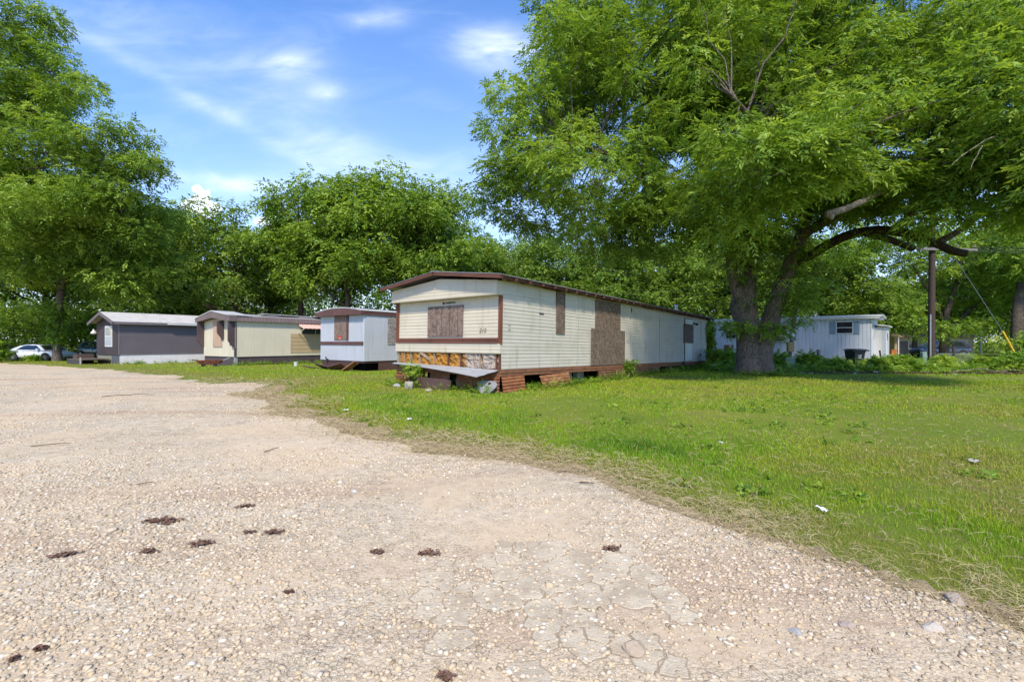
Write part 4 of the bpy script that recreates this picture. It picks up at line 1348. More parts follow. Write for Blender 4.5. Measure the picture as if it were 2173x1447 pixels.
    lobes = [
        D(1250, 395, 18.4, 3.9, 3.6, 2.2), D(1105, 400, 18.6, 1.9, 2.0, 1.15), D(1130, 270, 19.2, 1.9, 2.4, 1.7), D(1235, 150, 20, 2.2, 3, 3.0),
        D(1340, 210, 20, 3.4, 4, 3.4), D(1210, 40, 20.4, 1.5, 2, 2.0), D(1400, 60, 20.5, 4.3, 4, 3.2), D(1400, 470, 18.6, 2.6, 2.4, 1.3), D(1290, 500, 18.6, 2.0, 2.0, .75),
        D(1520, 300, 17.5, 3.4, 3.5, 3.0), D(1560, 110, 18, 4.0, 4, 3.0), D(1720, 60, 19, 4.2, 4, 2.6), D(1500, 430, 17, 1.9, 2, 1.3),
        D(1600, 350, 13.4, 1.9, 1.7, 1.2), D(1690, 370, 12.6, 1.45, 1.4, .9), D(1590, 440, 14.2, 1.3, 1.3, .8), D(1780, 300, 13.6, 2.0, 2.0, 1.4),
        D(1890, 190, 16, 3.6, 3.4, 2.4), D(2010, 130, 18, 3.4, 3.4, 2.0), D(2080, 270, 13.5, 2.6, 2.4, 1.8), D(1960, 300, 14.2, 2.3, 2.4, 1.7),
        D(2200, 200, 13, 2.4, 2.6, 2.2), D(2140, 400, 12.8, 2.2, 2.2, 1.05), D(1990, 390, 15.6, 2.3, 2.4, .8), D(1880, 390, 17, 2.2, 2.2, .9),
        D(1800, 425, 18.6, 1.9, 1.8, .8), D(1720, 455, 19.3, 1.8, 1.6, 1.0), D(1645, 520, 20.2, 1.2, 1.0, .9), D(1575, 480, 19.6, 1.4, 1.4, 1.0), D(1725, 610, 19.9, .7, .7, .8),
        D(1690, 640, 19.0, .55, .5, .8), D(2230, 330, 12, 1.9, 2.2, 1.6), D(1930, 60, 20, 2.6, 2.6, 1.2), D(2120, 60, 19, 2.2, 2.6, 1.0), D(1620, 220, 19, 4.0, 4, 3.0), D(1800, 380, 19, 3, 3, 1.6),
        D(1330, 260, 19, 2.2, 2.2, 1.5), D(1180, 210, 19.5, 1.6, 2, 1.6), D(1480, 200, 19, 2.6, 2.6, 2.2), D(1545, 545, 19, .7, .7, .7),
        D(1640, -80, 20, 5.0, 5, 2.6), D(1850, -20, 20, 3.6, 4, 1.6),
    ]
    C = lobe_points(rng, lobes, .50)
    pxx, pyy = CX + F * C[:, 0] / C[:, 1], CY - F * (C[:, 2] - EYE) / C[:, 1]
    keep = ~((pyy < 0) & (rng.random(len(C)) < .4))
    C = C[keep]
    # airy places where the sky shows through
    pxx, pyy = CX + F * C[:, 0] / C[:, 1], CY - F * (C[:, 2] - EYE) / C[:, 1]
    for hx, hy, hr in ((1375, 135, 16), (1362, 205, 10), (1290, 285, 18), (1255, 368, 6), (1650, 105, 14), (1920, 275, 14), (1450, 355, 10), (1790, 120, 4), (1560, 270, 2)):
        k = (np.hypot(pxx - hx, pyy - hy) > hr + 22)
        C, pxx, pyy = C[k], pxx[k], pyy[k]
    n = len(C)
    rad = rng.uniform(.55, 1.0, n)
    V1, t1 = clump_foliage(rng, C, rad, (rad ** 2 * 66).astype(int) + 8, flat=.6, length=.38, nl=9, ll=.18, lw=.058, droop=.42, base=np.clip(rng.normal(.50, .17, n), .1, .95))
    # tufts that grow on the trunk
    tp = np.array([P(1535, 684, 19.3), P(1550, 700, 19.1), P(1572, 694, 19.0), P(1628, 700, 18.9), P(1650, 697, 18.9), P(1645, 712, 18.9), P(1600, 690, 19.0), P(1668, 690, 19), P(1690, 660, 19.2), P(1705, 680, 19.2), P(1715, 650, 19.2), P(1588, 640, 19.1), P(1562, 690, 19), P(1655, 600, 19.0), P(1672, 570, 18.9), P(1660, 625, 19.0), P(1700, 590, 19.1), P(1648, 655, 19.1), P(1685, 535, 18.9), P(1602, 600, 19.2), P(1590, 570, 19.3), P(1615, 565, 19.3), P(1700, 520, 18.7), P(1765, 525, 18.0), P(1850, 505, 17.4), P(1690, 620, 19.3), P(1720, 560, 18.8), P(1640, 580, 19.3), P(1950, 500, 16.6), P(1560, 560, 19.1), P(1552, 590, 19.2)])
    V2, t2 = clump_foliage(rng, tp, np.full(len(tp), .42), 26, flat=.6, length=.3, nl=9, ll=.15, lw=.05, droop=.55)
    Vc = np.concatenate([V1, V2]) - np.array(base)
    np_mesh('crown', Vc, 4, PECAN, np.concatenate([t1, t2]), T)
    # twigs from the limbs out to the clusters
    pts = np.array([tuple(v) for pp, rr in limbs[:2] + limbs[8:] for v in pp[3:]])
    pr = np.array([r for pp, rr in limbs[:2] + limbs[8:] for r in rr[3:]])
    mb = trunk_mb
    for i in range(0, n, 2):
        d = np.linalg.norm(pts - C[i], axis=1); k = int(np.argmin(d + 3.0 * (pr < .05)))
        if d[k] > 5.5: continue
        r = min(.055, pr[k] * .5, .018 + .010 * d[k])
        mb.tube([inv(v) for v in curve(pts[k], C[i], 4, .06, .05, rg)], [r, r * .8, r * .6, r * .4, r * .15], 5, cap=False)
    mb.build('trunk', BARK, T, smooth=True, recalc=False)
    # bare twigs hanging at the front
    for a, b in ((P(1830, 230, 12.6), P(1815, 300, 12.6)), (P(1815, 300, 12.6), P(1850, 385, 12.4)), (P(1818, 330, 12.5), P(1838, 350, 12.5)), (P(2110, 290, 11.8), P(2020, 350, 11.8)), (P(2085, 310, 11.8), P(2060, 360, 11.8)), (P(1760, 320, 12.2), P(1600, 400, 12.0)), (P(1660, 368, 12.1), P(1620, 345, 12))):
        MB().tube(curve(inv(a), inv(b), 5, .05, .02, rg), [.014, .012, .011, .010, .008, .005], 5, cap=False).build('bare_twig', DEADW, T, recalc=False)
    return T


GREAT = great_tree()


# ---- trees of the wood: a few kinds, each copied
def wood_tree(seed, Hh, Rr, leaf, name='woodland_tree', base_frac=.28, n_lobes=9, dens=.42, airy=0.0, ll=.30, lw=.15, nl=5, length=.62, mat=None, trunk_r=.30, per=22, crad=(.7, 1.3), shape=.0):
    """one tree at the origin, height Hh, crown radius Rr"""
    rng = np.random.default_rng(seed); rg = random.Random(seed)
    T = thing(name, 'tree', 'tree')
    mb = MB(); lobes = []
    zt = Hh * base_frac
    lean = Vector((rg.uniform(-.06, .06) * Hh, rg.uniform(-.04, .04) * Hh, 0))
    tp = [Vector((0, 0, -.4)), Vector((0, 0, .2)), Vector((lean.x * .2, lean.y * .2, zt)), Vector((lean.x * .6, lean.y * .6, Hh * .6)), Vector((lean.x, lean.y, Hh * .93))]
    mb.tube([tp[0], tp[1], tp[1].lerp(tp[2], .5), tp[2], tp[2].lerp(tp[3], .5), tp[3], tp[4]], [trunk_r * 1.7, trunk_r * 1.2, trunk_r, trunk_r * .85, trunk_r * .65, trunk_r * .4, .03], 9)
    lobes.append((lean.x * .8, lean.y * .8, Hh * .80, Rr * .55, Rr * .55, Hh * .19))
    lobes.append((lean.x * .5, lean.y * .5, Hh * .55, Rr * .55, Rr * .55, Hh * .2))
    for i in range(n_lobes):
        a = 2 * math.pi * (i / n_lobes) * 2.4 + rg.uniform(-.4, .4)
        h = Hh * (base_frac + .10 + (.86 - base_frac - .10) * ((i + .5) / n_lobes) + rg.uniform(-.04, .04))
        fr = h / Hh
        rr = Rr * (.72 if fr < .7 else .72 * (1.0 - (fr - .7) * 1.9)) * rg.uniform(.75, 1.1)
        c = Vector((math.cos(a) * rr, math.sin(a) * rr, h))
        lobes.append((c.x, c.y, c.z, Rr * rg.uniform(.30, .46), Rr * rg.uniform(.30, .46), Rr * rg.uniform(.22, .34)))
        st = tp[2].lerp(tp[4], max(0, (fr - base_frac - .12)) / (1 - base_frac) * .9)
        mb.tube(curve(st, c, 5, .08, .03, rg), [trunk_r * .42, trunk_r * .36, trunk_r * .28, trunk_r * .2, trunk_r * .12, .02], 6, cap=False)
        for k in range(4):
            e = c + Vector((rg.uniform(-1, 1) * Rr * .3, rg.uniform(-1, 1) * Rr * .3, rg.uniform(-.3, 1) * Rr * .2))
            mb.tube(curve(st.lerp(c, .6), e, 3, .05, .04, rg), [trunk_r * .14, trunk_r * .1, trunk_r * .06, .01], 5, cap=False)
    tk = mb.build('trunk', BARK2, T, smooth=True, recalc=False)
    C = lobe_points(rng, lobes, dens)
    if airy: C = C[rng.random(len(C)) > airy]
    n = len(C)
    rad = rng.uniform(*crad, n)
    V_, t_ = clump_foliage(rng, C, rad, (rad ** 2 * per).astype(int) + 4, flat=.6, length=length, nl=nl, ll=ll, lw=lw, droop=.4, base=np.clip(rng.normal(.5, .17, n), .05, .95))
    np_mesh('crown', V_, 4, mat or leaf, t_, T)
    return T


kinds = {
    'a': wood_tree(31, 16, 5.6, WOODS), 'b': wood_tree(32, 17, 5.2, WOODS, n_lobes=11, base_frac=.22), 'c': wood_tree(33, 14, 5.0, LIGHT, airy=.30, base_frac=.25, per=18),
    'd': wood_tree(34, 15, 6.2, LIGHT, n_lobes=10, base_frac=.18), 'e': wood_tree(35, 13, 6.0, WOODS, n_lobes=8, base_frac=.34, airy=.15, trunk_r=.38),
}
kh = {'a': 16, 'b': 17, 'c': 14, 'd': 15, 'e': 13}; kr = {'a': 5.6, 'b': 5.2, 'c': 5.0, 'd': 6.2, 'e': 6.0}
FOREST = [  # px, depth, photo y of the top, width in photo px, kind, label
    (640, 47, 366, 210, 'a', 'tall dense green tree, left half of the highest clump behind the white trailer'),
    (735, 45, 350, 220, 'b', 'tallest tree of the wood, above the gap between cream and white trailers'),
    (845, 46, 358, 230, 'a', 'broad tall green tree rising above the white ribbed trailer'),
    (930, 44, 384, 180, 'b', 'leafy tree whose crown rises over the front of the cream boarded home'),
    (985, 52, 468, 130, 'e', 'lower tree in the dip between the tall clump and the huge forked tree'),
    (1070, 58, 500, 150, 'a', 'rounded far tree peeping above the ridge of the cream boarded home'),
    (1165, 48, 498, 190, 'd', 'bright yellow-green tree just above the middle of the cream home roof'),
    (1285, 44, 520, 210, 'd', 'light green tree above the far half of the cream home roof'),
    (1400, 46, 500, 220, 'd', 'light green tree behind the vent pipe of the cream home'),
    (1500, 52, 470, 230, 'b', 'dense tree directly behind the left stem of the forked tree'),
    (1640, 48, 480, 240, 'd', 'bright tree seen between the forked trunks over the blue home'),
    (1745, 50, 500, 230, 'e', 'spreading tree behind the roof of the pale blue home'),
    (1850, 62, 610, 190, 'b', 'low distant tree beneath the small patch of sky beside the pole'),
    (1940, 58, 560, 150, 'e', 'tree beyond the pole above the tan house'),
    (2160, 52, 470, 260, 'd', 'bright tree at the right edge behind the yellow guy guard'),
    (2290, 46, 380, 300, 'b', 'tall dense tree reaching in from the right edge'),
    (500, 46, 430, 190, 'c', 'airy yellow-green tree right of the small white cloud'),
    (410, 52, 470, 150, 'c', 'pale tree under the small white cumulus cloud'),
    (330, 48, 420, 210, 'd', 'light green tree behind the pale gabled roof of the dark home'),
    (570, 55, 480, 160, 'b', 'dark tree filling the gap left of the tallest clump'),
    (230, 55, 400, 240, 'a', 'dark tree deep in the wood behind the dark home'),
    (95, 58, 380, 260, 'b', 'dark tree deep in the wood behind the silver car'),
    (-60, 52, 300, 300, 'a', 'tall tree at the left edge behind the plants and cars'),
    (1020, 64, 520, 150, 'b', 'far tree behind the left end of the cream home roof'),
]
G_WOOD = 'trees of the wood round the trailer park'
rg = random.Random(77)
used = {}
for px, Y, yt, wpx, k, lab in FOREST:
    b = G(px, Y)
    Hh = EYE + (CY - yt) * Y / F - b.z
    sx = (wpx / F * Y / 2) / kr[k] * 1.12; sz = Hh / kh[k]
    sx = max(sx, sz * .72)
    src = kinds[k]
    if k not in used:
        used[k] = 1; o = src
        o.location = b; o.rotation_euler = (0, 0, rg.uniform(0, 6.28)); o.scale = (sx, sx, sz)
        tag(o, lab, 'tree', G_WOOD)
    else:
        dup(src, b, rg.uniform(0, 6.28), (sx, sx, sz), lab, G_WOOD)

# ---- the two trees on the left
def left_trees():
    rng = np.random.default_rng(15); rg = random.Random(15)
    # near spreading tree whose trunk stands outside the picture
    base = G(-330, 34.0)
    T = thing('pecan_tree', 'big leafy tree whose drooping branches fill the top left corner against the sky', 'tree', base)
    inv = lambda v: Vector(v) - base
    D = lambda px, py, Y, r, ry=None, rz=None: (*P(px, py, Y), r, ry or r * .95, rz or r * .72)
    lobes = [D(20, 60, 34.0, 3.12, 3.40, 2.27), D(95, 150, 34.0, 2.69, 2.83, 1.84), D(150, 205, 33.3, 1.77, 1.84, 1.06), D(30, 220, 34.0, 3.54, 3.54, 2.27), D(100, 330, 34.0, 4.53, 4.53, 2.83),
             D(-60, 150, 35.4, 5.67, 5.67, 4.96), D(-100, 400, 35.4, 7.08, 5.67, 5.67), D(215, 330, 33.3, 2.83, 3.12, 1.84), D(275, 300, 33.3, 1.56, 1.70, 1.06), D(335, 345, 32.9, 0.78, 0.85, 0.54), D(300, 370, 33.1, 1.63, 1.84, 1.13),
             D(150, 430, 32.6, 3.6, 3.4, 1.7), D(255, 440, 33.3, 2.5, 2.6, 1.5), D(40, 470, 32.6, 3.6, 3.6, 1.8), D(295, 500, 34.0, 1.7, 1.8, 1.0), D(190, 530, 34.0, 2.2, 2.2, .9), D(60, 570, 33.3, 2.4, 2.2, 1.0)]
    C = lobe_points(rng, lobes, .36)
    n = len(C); rad = rng.uniform(.6, 1.15, n)
    V1, t1 = clump_foliage(rng, C, rad, (rad ** 2 * 50).astype(int) + 7, flat=.6, length=.5, nl=7, ll=.23, lw=.085, droop=.42, base=np.clip(rng.normal(.5, .16, n), .1, .95))
    np_mesh('crown', V1 - np.array(base), 4, PECAN, t1, T)
    mb = MB()
    top = P(-260, 330, 34.0)
    mb.tube([inv(base) + Vector((0, 0, -.4)), inv(base), inv(P(-310, 600, 34.0)), inv(P(-280, 450, 34.0)), inv(top), inv(P(-200, 0, 34.0)), inv(P(-160, -200, 34.0))], [.9, .6, .5, .45, .38, .22, .06], 10)
    lm = []
    for q in ((20, 60, 34.0), (100, 150, 34.0), (150, 205, 33.3), (100, 330, 34.0), (220, 330, 33.3), (300, 360, 33.1), (335, 345, 32.9), (260, 450, 33.3), (150, 440, 32.6), (40, 480, 32.6), (205, 540, 34.0), (40, 590, 33.3)):
        c_ = curve(inv(P(-285, 480 + .1 * q[1], 34)).lerp(inv(top), rg.random()), inv(P(*q)), 7, .07, .02, rg)
        mb.tube(c_, [.17, .15, .12, .10, .08, .06, .04, .015], 7, cap=False); lm += c_[3:]
    lp = np.array([tuple(v) for v in lm]); Cl = C - np.array(base)
    for i in range(0, n, 2):
        d = np.linalg.norm(lp - Cl[i], axis=1); k = int(np.argmin(d))
        if d[k] < 6: mb.tube(curve(lp[k], Cl[i], 3, .05, .05, rg), [.03, .024, .016, .006], 5, cap=False)
    mb.build('trunk', BARK2, T, smooth=True, recalc=False)
    # forked tree by the silver car
    base2 = G(121, 36.0)
    T2 = thing('pecan_tree', 'slender forked tree with ivy on its trunk standing in front of the silver car', 'tree', base2)
    inv2 = lambda v: Vector(v) - base2
    mb = MB(); Y = 36.0
    mb.tube([Vector((0, 0, -.3)), Vector((0, 0, .05)), inv2(P(121, 745, Y)), inv2(P(123, 700, Y)), inv2(P(126, 650, Y)), inv2(P(129, 615, Y))], [.42, .33, .27, .25, .24, .23], 10)
    mb.tube([inv2(P(129, 617, Y)), inv2(P(124, 590, Y)), inv2(P(120, 560, Y)), inv2(P(110, 510, Y)), inv2(P(95, 400, Y))], [.15, .14, .13, .11, .04], 8)
    mb.tube([inv2(P(129, 617, Y)), inv2(P(138, 590, Y)), inv2(P(150, 565, Y)), inv2(P(172, 545, Y)), inv2(P(215, 480, Y)), inv2(P(250, 420, Y))], [.15, .14, .13, .11, .08, .03], 8)
    lobes = [D(120, 430, 36, 4.0, 3.6, 2.6), D(215, 450, 36, 3.4, 3, 2.2), D(300, 480, 36, 2.6, 2.6, 2.0), D(330, 560, 36, 2.0, 2, 1.6), D(260, 590, 35.5, 2.4, 2.2, 1.3), D(200, 560, 35, 1.8, 1.8, 1.0), D(60, 540, 35.5, 3, 2.6, 1.5), D(20, 480, 36, 3.2, 3, 2), D(285, 640, 36.5, 1.8, 1.6, 1.0), D(60, 650, 36.5, 1.7, 1.6, .8)]
    C = lobe_points(rng, lobes, .40)
    n = len(C); rad = rng.uniform(.65, 1.15, n)
    V1, t1 = clump_foliage(rng, C, rad, (rad ** 2 * 34).astype(int) + 5, flat=.6, length=.55, nl=7, ll=.26, lw=.10, droop=.42, base=np.clip(rng.normal(.56, .17, n), .1, .98))
    np_mesh('crown', V1 - np.array(base2), 4, PECAN, t1, T2)
    mb.build('trunk', BARK, T2, smooth=True, recalc=False)
    # ivy on it
    iv = np.array([P(121 + rg.uniform(-7, 9), y_, 35.7 + rg.uniform(-.1, .5)) for y_ in np.linspace(725, 640, 34)])
    V1, t1 = clump_foliage(rng, iv, rng.uniform(.25, .5, len(iv)), 20, flat=1.1, length=.2, nl=5, ll=.16, lw=.13, droop=.7)
    bb = Vector(iv[0]); bb.z = gz(bb.x, bb.y)
    o = np_mesh('ivy', V1, 4, WOODS, t1); tag(o, 'ivy climbing the slender trunk beside the silver car', 'ivy')
    return T, T2


left_trees()

# tree behind the pole with its bare forked limbs showing
def pole_tree():
    rng = np.random.default_rng(25); rg = random.Random(25)
    Y = 38.0; base = G(2003, Y)
    T = thing('pecan_tree', 'tree with leaning dark limbs standing behind the utility pole and dark car', 'tree', base)
    inv = lambda v: Vector(v) - base
    mb = MB()
    mb.tube([Vector((0, 0, -.3)), Vector((0, 0, .1)), inv(P(2004, 725, Y)), inv(P(2007, 690, Y))], [.5, .36, .31, .33], 10)
    for pts, r in (([(2006, 695), (2010, 660), (2024, 620), (2034, 580), (2040, 520)], .27), ([(2008, 690), (2032, 688), (2050, 665), (2078, 640), (2105, 618), (2150, 580)], .22), ([(2003, 690), (1985, 640), (1960, 600), (1935, 560)], .16), ([(2034, 600), (2060, 560), (2090, 500)], .14)):
        pp = [inv(P(a, b, Y)) for a, b in pts]
        mb.tube(pp, [r * (1 - .75 * i / (len(pp) - 1)) for i in range(len(pp))], 8)
    D = lambda px, py, Y_, r, ry=None, rz=None: (*P(px, py, Y_), r, ry or r * .95, rz or r * .6)
    lobes = [D(1905, 515, 38, 2.2, 2.0, 1.2), D(1845, 500, 38.5, 2.0, 2.0, 1.2), D(1800, 530, 39, 1.8, 1.8, 1.0), D(2030, 520, 38, 3.2), D(2110, 560, 37, 3.0), D(1960, 560, 38, 2.2), D(2150, 640, 36, 2.4), D(1930, 640, 37, 1.6, 1.6, .9), D(1985, 700, 36.5, 1.7, 1.5, .7), D(2080, 690, 36.5, 1.9, 1.7, .8), D(2140, 700, 36, 1.8, 1.6, .8), D(1915, 690, 37, 1.5, 1.4, .8), D(2060, 600, 39, 2.4), D(2010, 620, 39.5, 2.0)]
    C = lobe_points(rng, lobes, .36)
    n = len(C); rad = rng.uniform(.6, 1.1, n)
    V1, t1 = clump_foliage(rng, C, rad, (rad ** 2 * 30).astype(int) + 5, flat=.6, length=.5, nl=7, ll=.25, lw=.10, droop=.42, base=np.clip(rng.normal(.56, .17, n), .1, .98))
    np_mesh('crown', V1 - np.array(base), 4, WOODS, t1, T)
    mb.build('trunk', BARK2, T, smooth=True, recalc=False)
    b2 = G(2157, 34); T3 = thing('tree_trunk', 'dark upright trunk at the right edge behind the yellow guy guard', 'tree', b2)
    mb = MB(); mb.tube([(0, 0, -.3), (0, 0, .2), (.02, 0, 1.5), (.05, 0, 3.2), (.3, 0, 6.0)], [.5, .40, .36, .34, .2], 10); mb.build('trunk', BARK2, T3, smooth=True, recalc=False)
    lobes = [D(2165, 560, 34, 2.4, 2.2, 1.6), D(2220, 620, 34, 2.4, 2.2, 1.4), D(2200, 480, 34, 2.6, 2.4, 2.0)]
    C = lobe_points(rng, lobes, .5); n = len(C); rad = rng.uniform(.6, 1.0, n)
    V1, t1 = clump_foliage(rng, C, rad, (rad ** 2 * 30).astype(int) + 5, flat=.6, length=.5, nl=7, ll=.25, lw=.10, droop=.42)
    np_mesh('crown', V1 - np.array(b2), 4, WOODS, t1, T3)


pole_tree()

# ---- undergrowth of the wood, far woods: masses nobody could count
rng = np.random.default_rng(41)
def mass(name, label, cat, pts, rad, per, mat, **kw):
    V_, t_ = clump_foliage(rng, pts, rad, per, **kw)
    return tag(np_mesh(name, V_, 4, mat, t_), label, cat, kind='stuff')


n = 900
px = rng.uniform(-250, 1420, n); Y = rng.uniform(46, 58, n)
pts = np.array([tuple(G(a, b)) for a, b in zip(px, Y)]); pts[:, 2] += rng.random(n) ** .8 * 5.0
mass('undergrowth', 'dark tangled undergrowth at the foot of the wood', 'undergrowth', pts, rng.uniform(.8, 1.5, n), 26, WOODS, flat=.9, length=.6, nl=5, ll=.30, lw=.16, droop=.4, base=np.clip(rng.normal(.30, .15, n), 0, .9))
n = 700
px = rng.uniform(1380, 2420, n); Y = rng.uniform(62, 80, n)
pts = np.array([tuple(G(a, b)) for a, b in zip(px, Y)]); pts[:, 2] += rng.random(n) ** .9 * np.where((px > 1815) & (px < 1925), 3.6, 9.5)
mass('far_woods', 'distant leafy woods behind the tan house and blue home', 'woods', pts, rng.uniform(1.1, 2.0, n), 26, WOODS, flat=.9, length=.8, nl=5, ll=.42, lw=.22, droop=.4, base=np.clip(rng.normal(.5, .18, n), 0, .95))
n = 800
px = rng.uniform(-400, 1420, n); Y = rng.uniform(64, 80, n)
pts = np.array([tuple(G(a, b)) for a, b in zip(px, Y)]); pts[:, 2] += rng.random(n) ** .9 * 11
mass('deep_woods', 'deep shaded woods behind the row of trailers', 'woods', pts, rng.uniform(1.2, 2.2, n), 26, WOODS, flat=.9, length=.8, nl=5, ll=.45, lw=.24, droop=.4, base=np.clip(rng.normal(.35, .18, n), 0, .9))
# ------------------------------------------------------------------ vehicles
M_silver = None
def carpaint(name, col, metal=.5):
    m, t = material(name)
    t.put(t.b.inputs['Base Color'], t.mix(t.math('MULTIPLY', t.noise(t.obj, 2.5, 4, .6), .25), col, tuple(c * .6 for c in col)))
    t.b.inputs['Metallic'].default_value = metal; t.b.inputs['Roughness'].default_value = .32
    t.b.inputs['Coat Weight'].default_value = .6; t.b.inputs['Coat Roughness'].default_value = .08
    return m


M_tyre = plain('tyre_rubber', (.016, .016, .017), .85)
M_rim = plain('alloy_rim', (.45, .46, .48), .3, metal=.8)
M_tint = glass('tinted_glass', (.012, .014, .018), .05)
M_tail = plain('tail_lamp', (.30, .012, .014), .2)
M_lamp = plain('head_lamp', (.55, .57, .60), .15)


def make_car(label, paint_m, L=4.85, Wd=1.83, kind='sedan'):
    T = thing('parked_car', label, 'car')
    hw = Wd / 2
    if kind == 'sedan':
        st = [(0.0, .42, .86, .74), (.08, .30, .96, .84), (.5, .24, 1.00, .93), (1.2, .20, .98, 1.0), (2.4, .19, .94, 1.0), (3.5, .20, .93, 1.0), (4.2, .22, .86, .96), (4.65, .26, .76, .86), (4.82, .36, .66, .72)]
        cab = [(.62, .99), (1.30, 1.33), (1.85, 1.44), (2.45, 1.455), (2.95, 1.41), (3.75, .94)]
        glassp = [(1.18, 1.01), (1.62, 1.33), (2.0, 1.385), (2.75, 1.375), (3.40, .985)]
        wr = .335; wx = (1.02, 3.88)
    else:
        st = [(0.0, .50, 1.00, .80), (.08, .36, 1.12, .90), (.5, .30, 1.13, .96), (1.3, .27, 1.10, 1.0), (2.5, .26, 1.07, 1.0), (3.4, .27, 1.06, 1.0), (4.1, .28, 1.02, .97), (4.55, .32, .92, .88), (4.75, .42, .80, .76)]
        cab = [(.10, 1.11), (.45, 1.60), (1.0, 1.70), (2.2, 1.715), (2.75, 1.66), (3.55, 1.07)]
        glassp = [(.55, 1.15), (.80, 1.55), (1.2, 1.61), (2.55, 1.59), (3.15, 1.12)]
        wr = .365; wx = (.98, 3.75)
    mb = MB(); n = 0
    for x, zb, zt, f in st:
        w_ = hw * f
        prof = [(-w_ * .82, zb), (-w_ * .97, zb + .10), (-w_, zb + .32), (-w_ * .985, zt - .18), (-w_ * .90, zt - .03), (-w_ * .5, zt + .015), (0, zt + .025)]
        prof += [(-a, b) for a, b in reversed(prof[:-1])]
        n = len(prof)
        mb.v += [(x, a, b) for a, b in prof]
    for i in range(len(st) - 1):
        for j in range(n):
            mb.f.append((i * n + j, i * n + (j + 1) % n, (i + 1) * n + (j + 1) % n, (i + 1) * n + j))
    mb.f.append(tuple(range(n))); mb.f.append(tuple((len(st) - 1) * n + j for j in range(n)))
    body = mb.build('body', paint_m, T, smooth=True)
    md = body.modifiers.new('subdivision', 'SUBSURF'); md.levels = 1; md.render_levels = 1
    # cabin
    mb = MB(); zb = cab[0][1] - .08
    def cw(z): return hw * (.95 - .36 * max(0, z - .95) / .6)
    for x, z in cab: mb.v += [(x, -cw(z), z), (x, cw(z), z)]
    for x in (cab[0][0], cab[-1][0]): mb.v += [(x, -hw * .92, zb), (x, hw * .92, zb)]
    k = len(cab)
    mb.f += [(2 * i, 2 * i + 1, 2 * i + 3, 2 * i + 2) for i in range(k - 1)]
    mb.f += [tuple([2 * k] + [2 * i for i in range(k)] + [2 * k + 2]), tuple([2 * k + 1] + [2 * i + 1 for i in range(k)] + [2 * k + 3])]
    mb.build('roof', paint_m, T)
    for sg in (-1, 1):
        mb = MB(); mb.add([(x, sg * (cw(z) + .012), z) for x, z in glassp] + [(x, sg * (cw(z) - .01), z) for x, z in glassp],
                          [tuple(range(len(glassp))), tuple(range(2 * len(glassp) - 1, len(glassp) - 1, -1))] + [(i, (i + 1) % len(glassp), (i + 1) % len(glassp) + len(glassp), i + len(glassp)) for i in range(len(glassp))])
        mb.build('side_window', M_tint, T)
    def screen(a, b, nm):
        (xa, za), (xb, zb_) = a, b; nx_, nz_ = -(zb_ - za), (xb - xa); l = math.hypot(nx_, nz_); nx_, nz_ = nx_ / l * .012, nz_ / l * .012
        if nz_ < 0: nx_, nz_ = -nx_, -nz_
        q = []
        for t in (.08, .94):
            x, z = xa + (xb - xa) * t, za + (zb_ - za) * t
            q += [(x + nx_, -cw(z) * .9, z + nz_), (x + nx_, cw(z) * .9, z + nz_)]
        mb = MB(); mb.add(q + [(x - 2 * nx_, y, z - 2 * nz_) for x, y, z in q], [(0, 1, 3, 2), (6, 7, 5, 4), (0, 4, 5, 1), (1, 5, 7, 3), (3, 7, 6, 2), (2, 6, 4, 0)]); mb.build(nm, M_tint, T)
    screen(cab[-2], cab[-1], 'windshield'); screen(cab[0], cab[1], 'rear_window')
    for x in wx:
        for sg in (-1, 1):
            y = sg * (hw - .10)
            MB().lathe([(wr + .06, -.02), (wr + .06, .0)], (x, sg * (hw + .003) - (0.0 if sg < 0 else 0), wr + .02), 'y', 20).build('wheel_arch', M_tyre, T)
            wh = thing_part('wheel', T)
            MB().lathe([(wr * .62, -.11), (wr * .95, -.11), (wr, -.06), (wr, .06), (wr * .95, .11), (wr * .62, .11)], (x, y + sg * .02, wr), 'y', 24).build('tyre', M_tyre, wh, smooth=False)
            mb = MB(); yf = y + sg * .135
            mb.lathe([(wr * .16, -.015), (wr * .16, .015)], (x, yf, wr), 'y', 12)
            for q in range(10):
                a = 2 * math.pi * q / 10; mb.bar((x + math.cos(a) * wr * .1, yf, wr + math.sin(a) * wr * .1), (x + math.cos(a) * wr * .62, yf, wr + math.sin(a) * wr * .62), .035, .02, (0, 1, 0))
            mb.build('rim', M_rim, wh)
    zt0 = st[1][2]
    for sg in (-1, 1):
        MB().box(-.03, .34, sg * hw * .62 - .14, sg * hw * .62 + .14, zt0 - .20, zt0 - .06).build('tail_light', M_tail, T, bevel=.02)
        xf = st[-2][0]; MB().box(xf - .18, xf + .12, sg * hw * .64 - .13, sg * hw * .64 + .13, st[-2][2] - .16, st[-2][2] - .05).build('headlight', M_lamp, T, bevel=.02)
        MB().box(3.15, 3.32, sg * (hw + .06) - .07, sg * (hw + .06) + .07, cab[-1][1] + .02, cab[-1][1] + .14).build('mirror', paint_m, T, bevel=.02)
        for x in (1.75, 2.75): MB().box(x, x + .2, sg * (hw + .006) - .012, sg * (hw + .006) + .012, .80, .83).build('door_handle', paint_m, T)
    return T


def thing_part(name, parent):
    o = bpy.data.objects.new(name, None); COL.objects.link(o); o.parent = parent; o.empty_display_size = .2
    return o


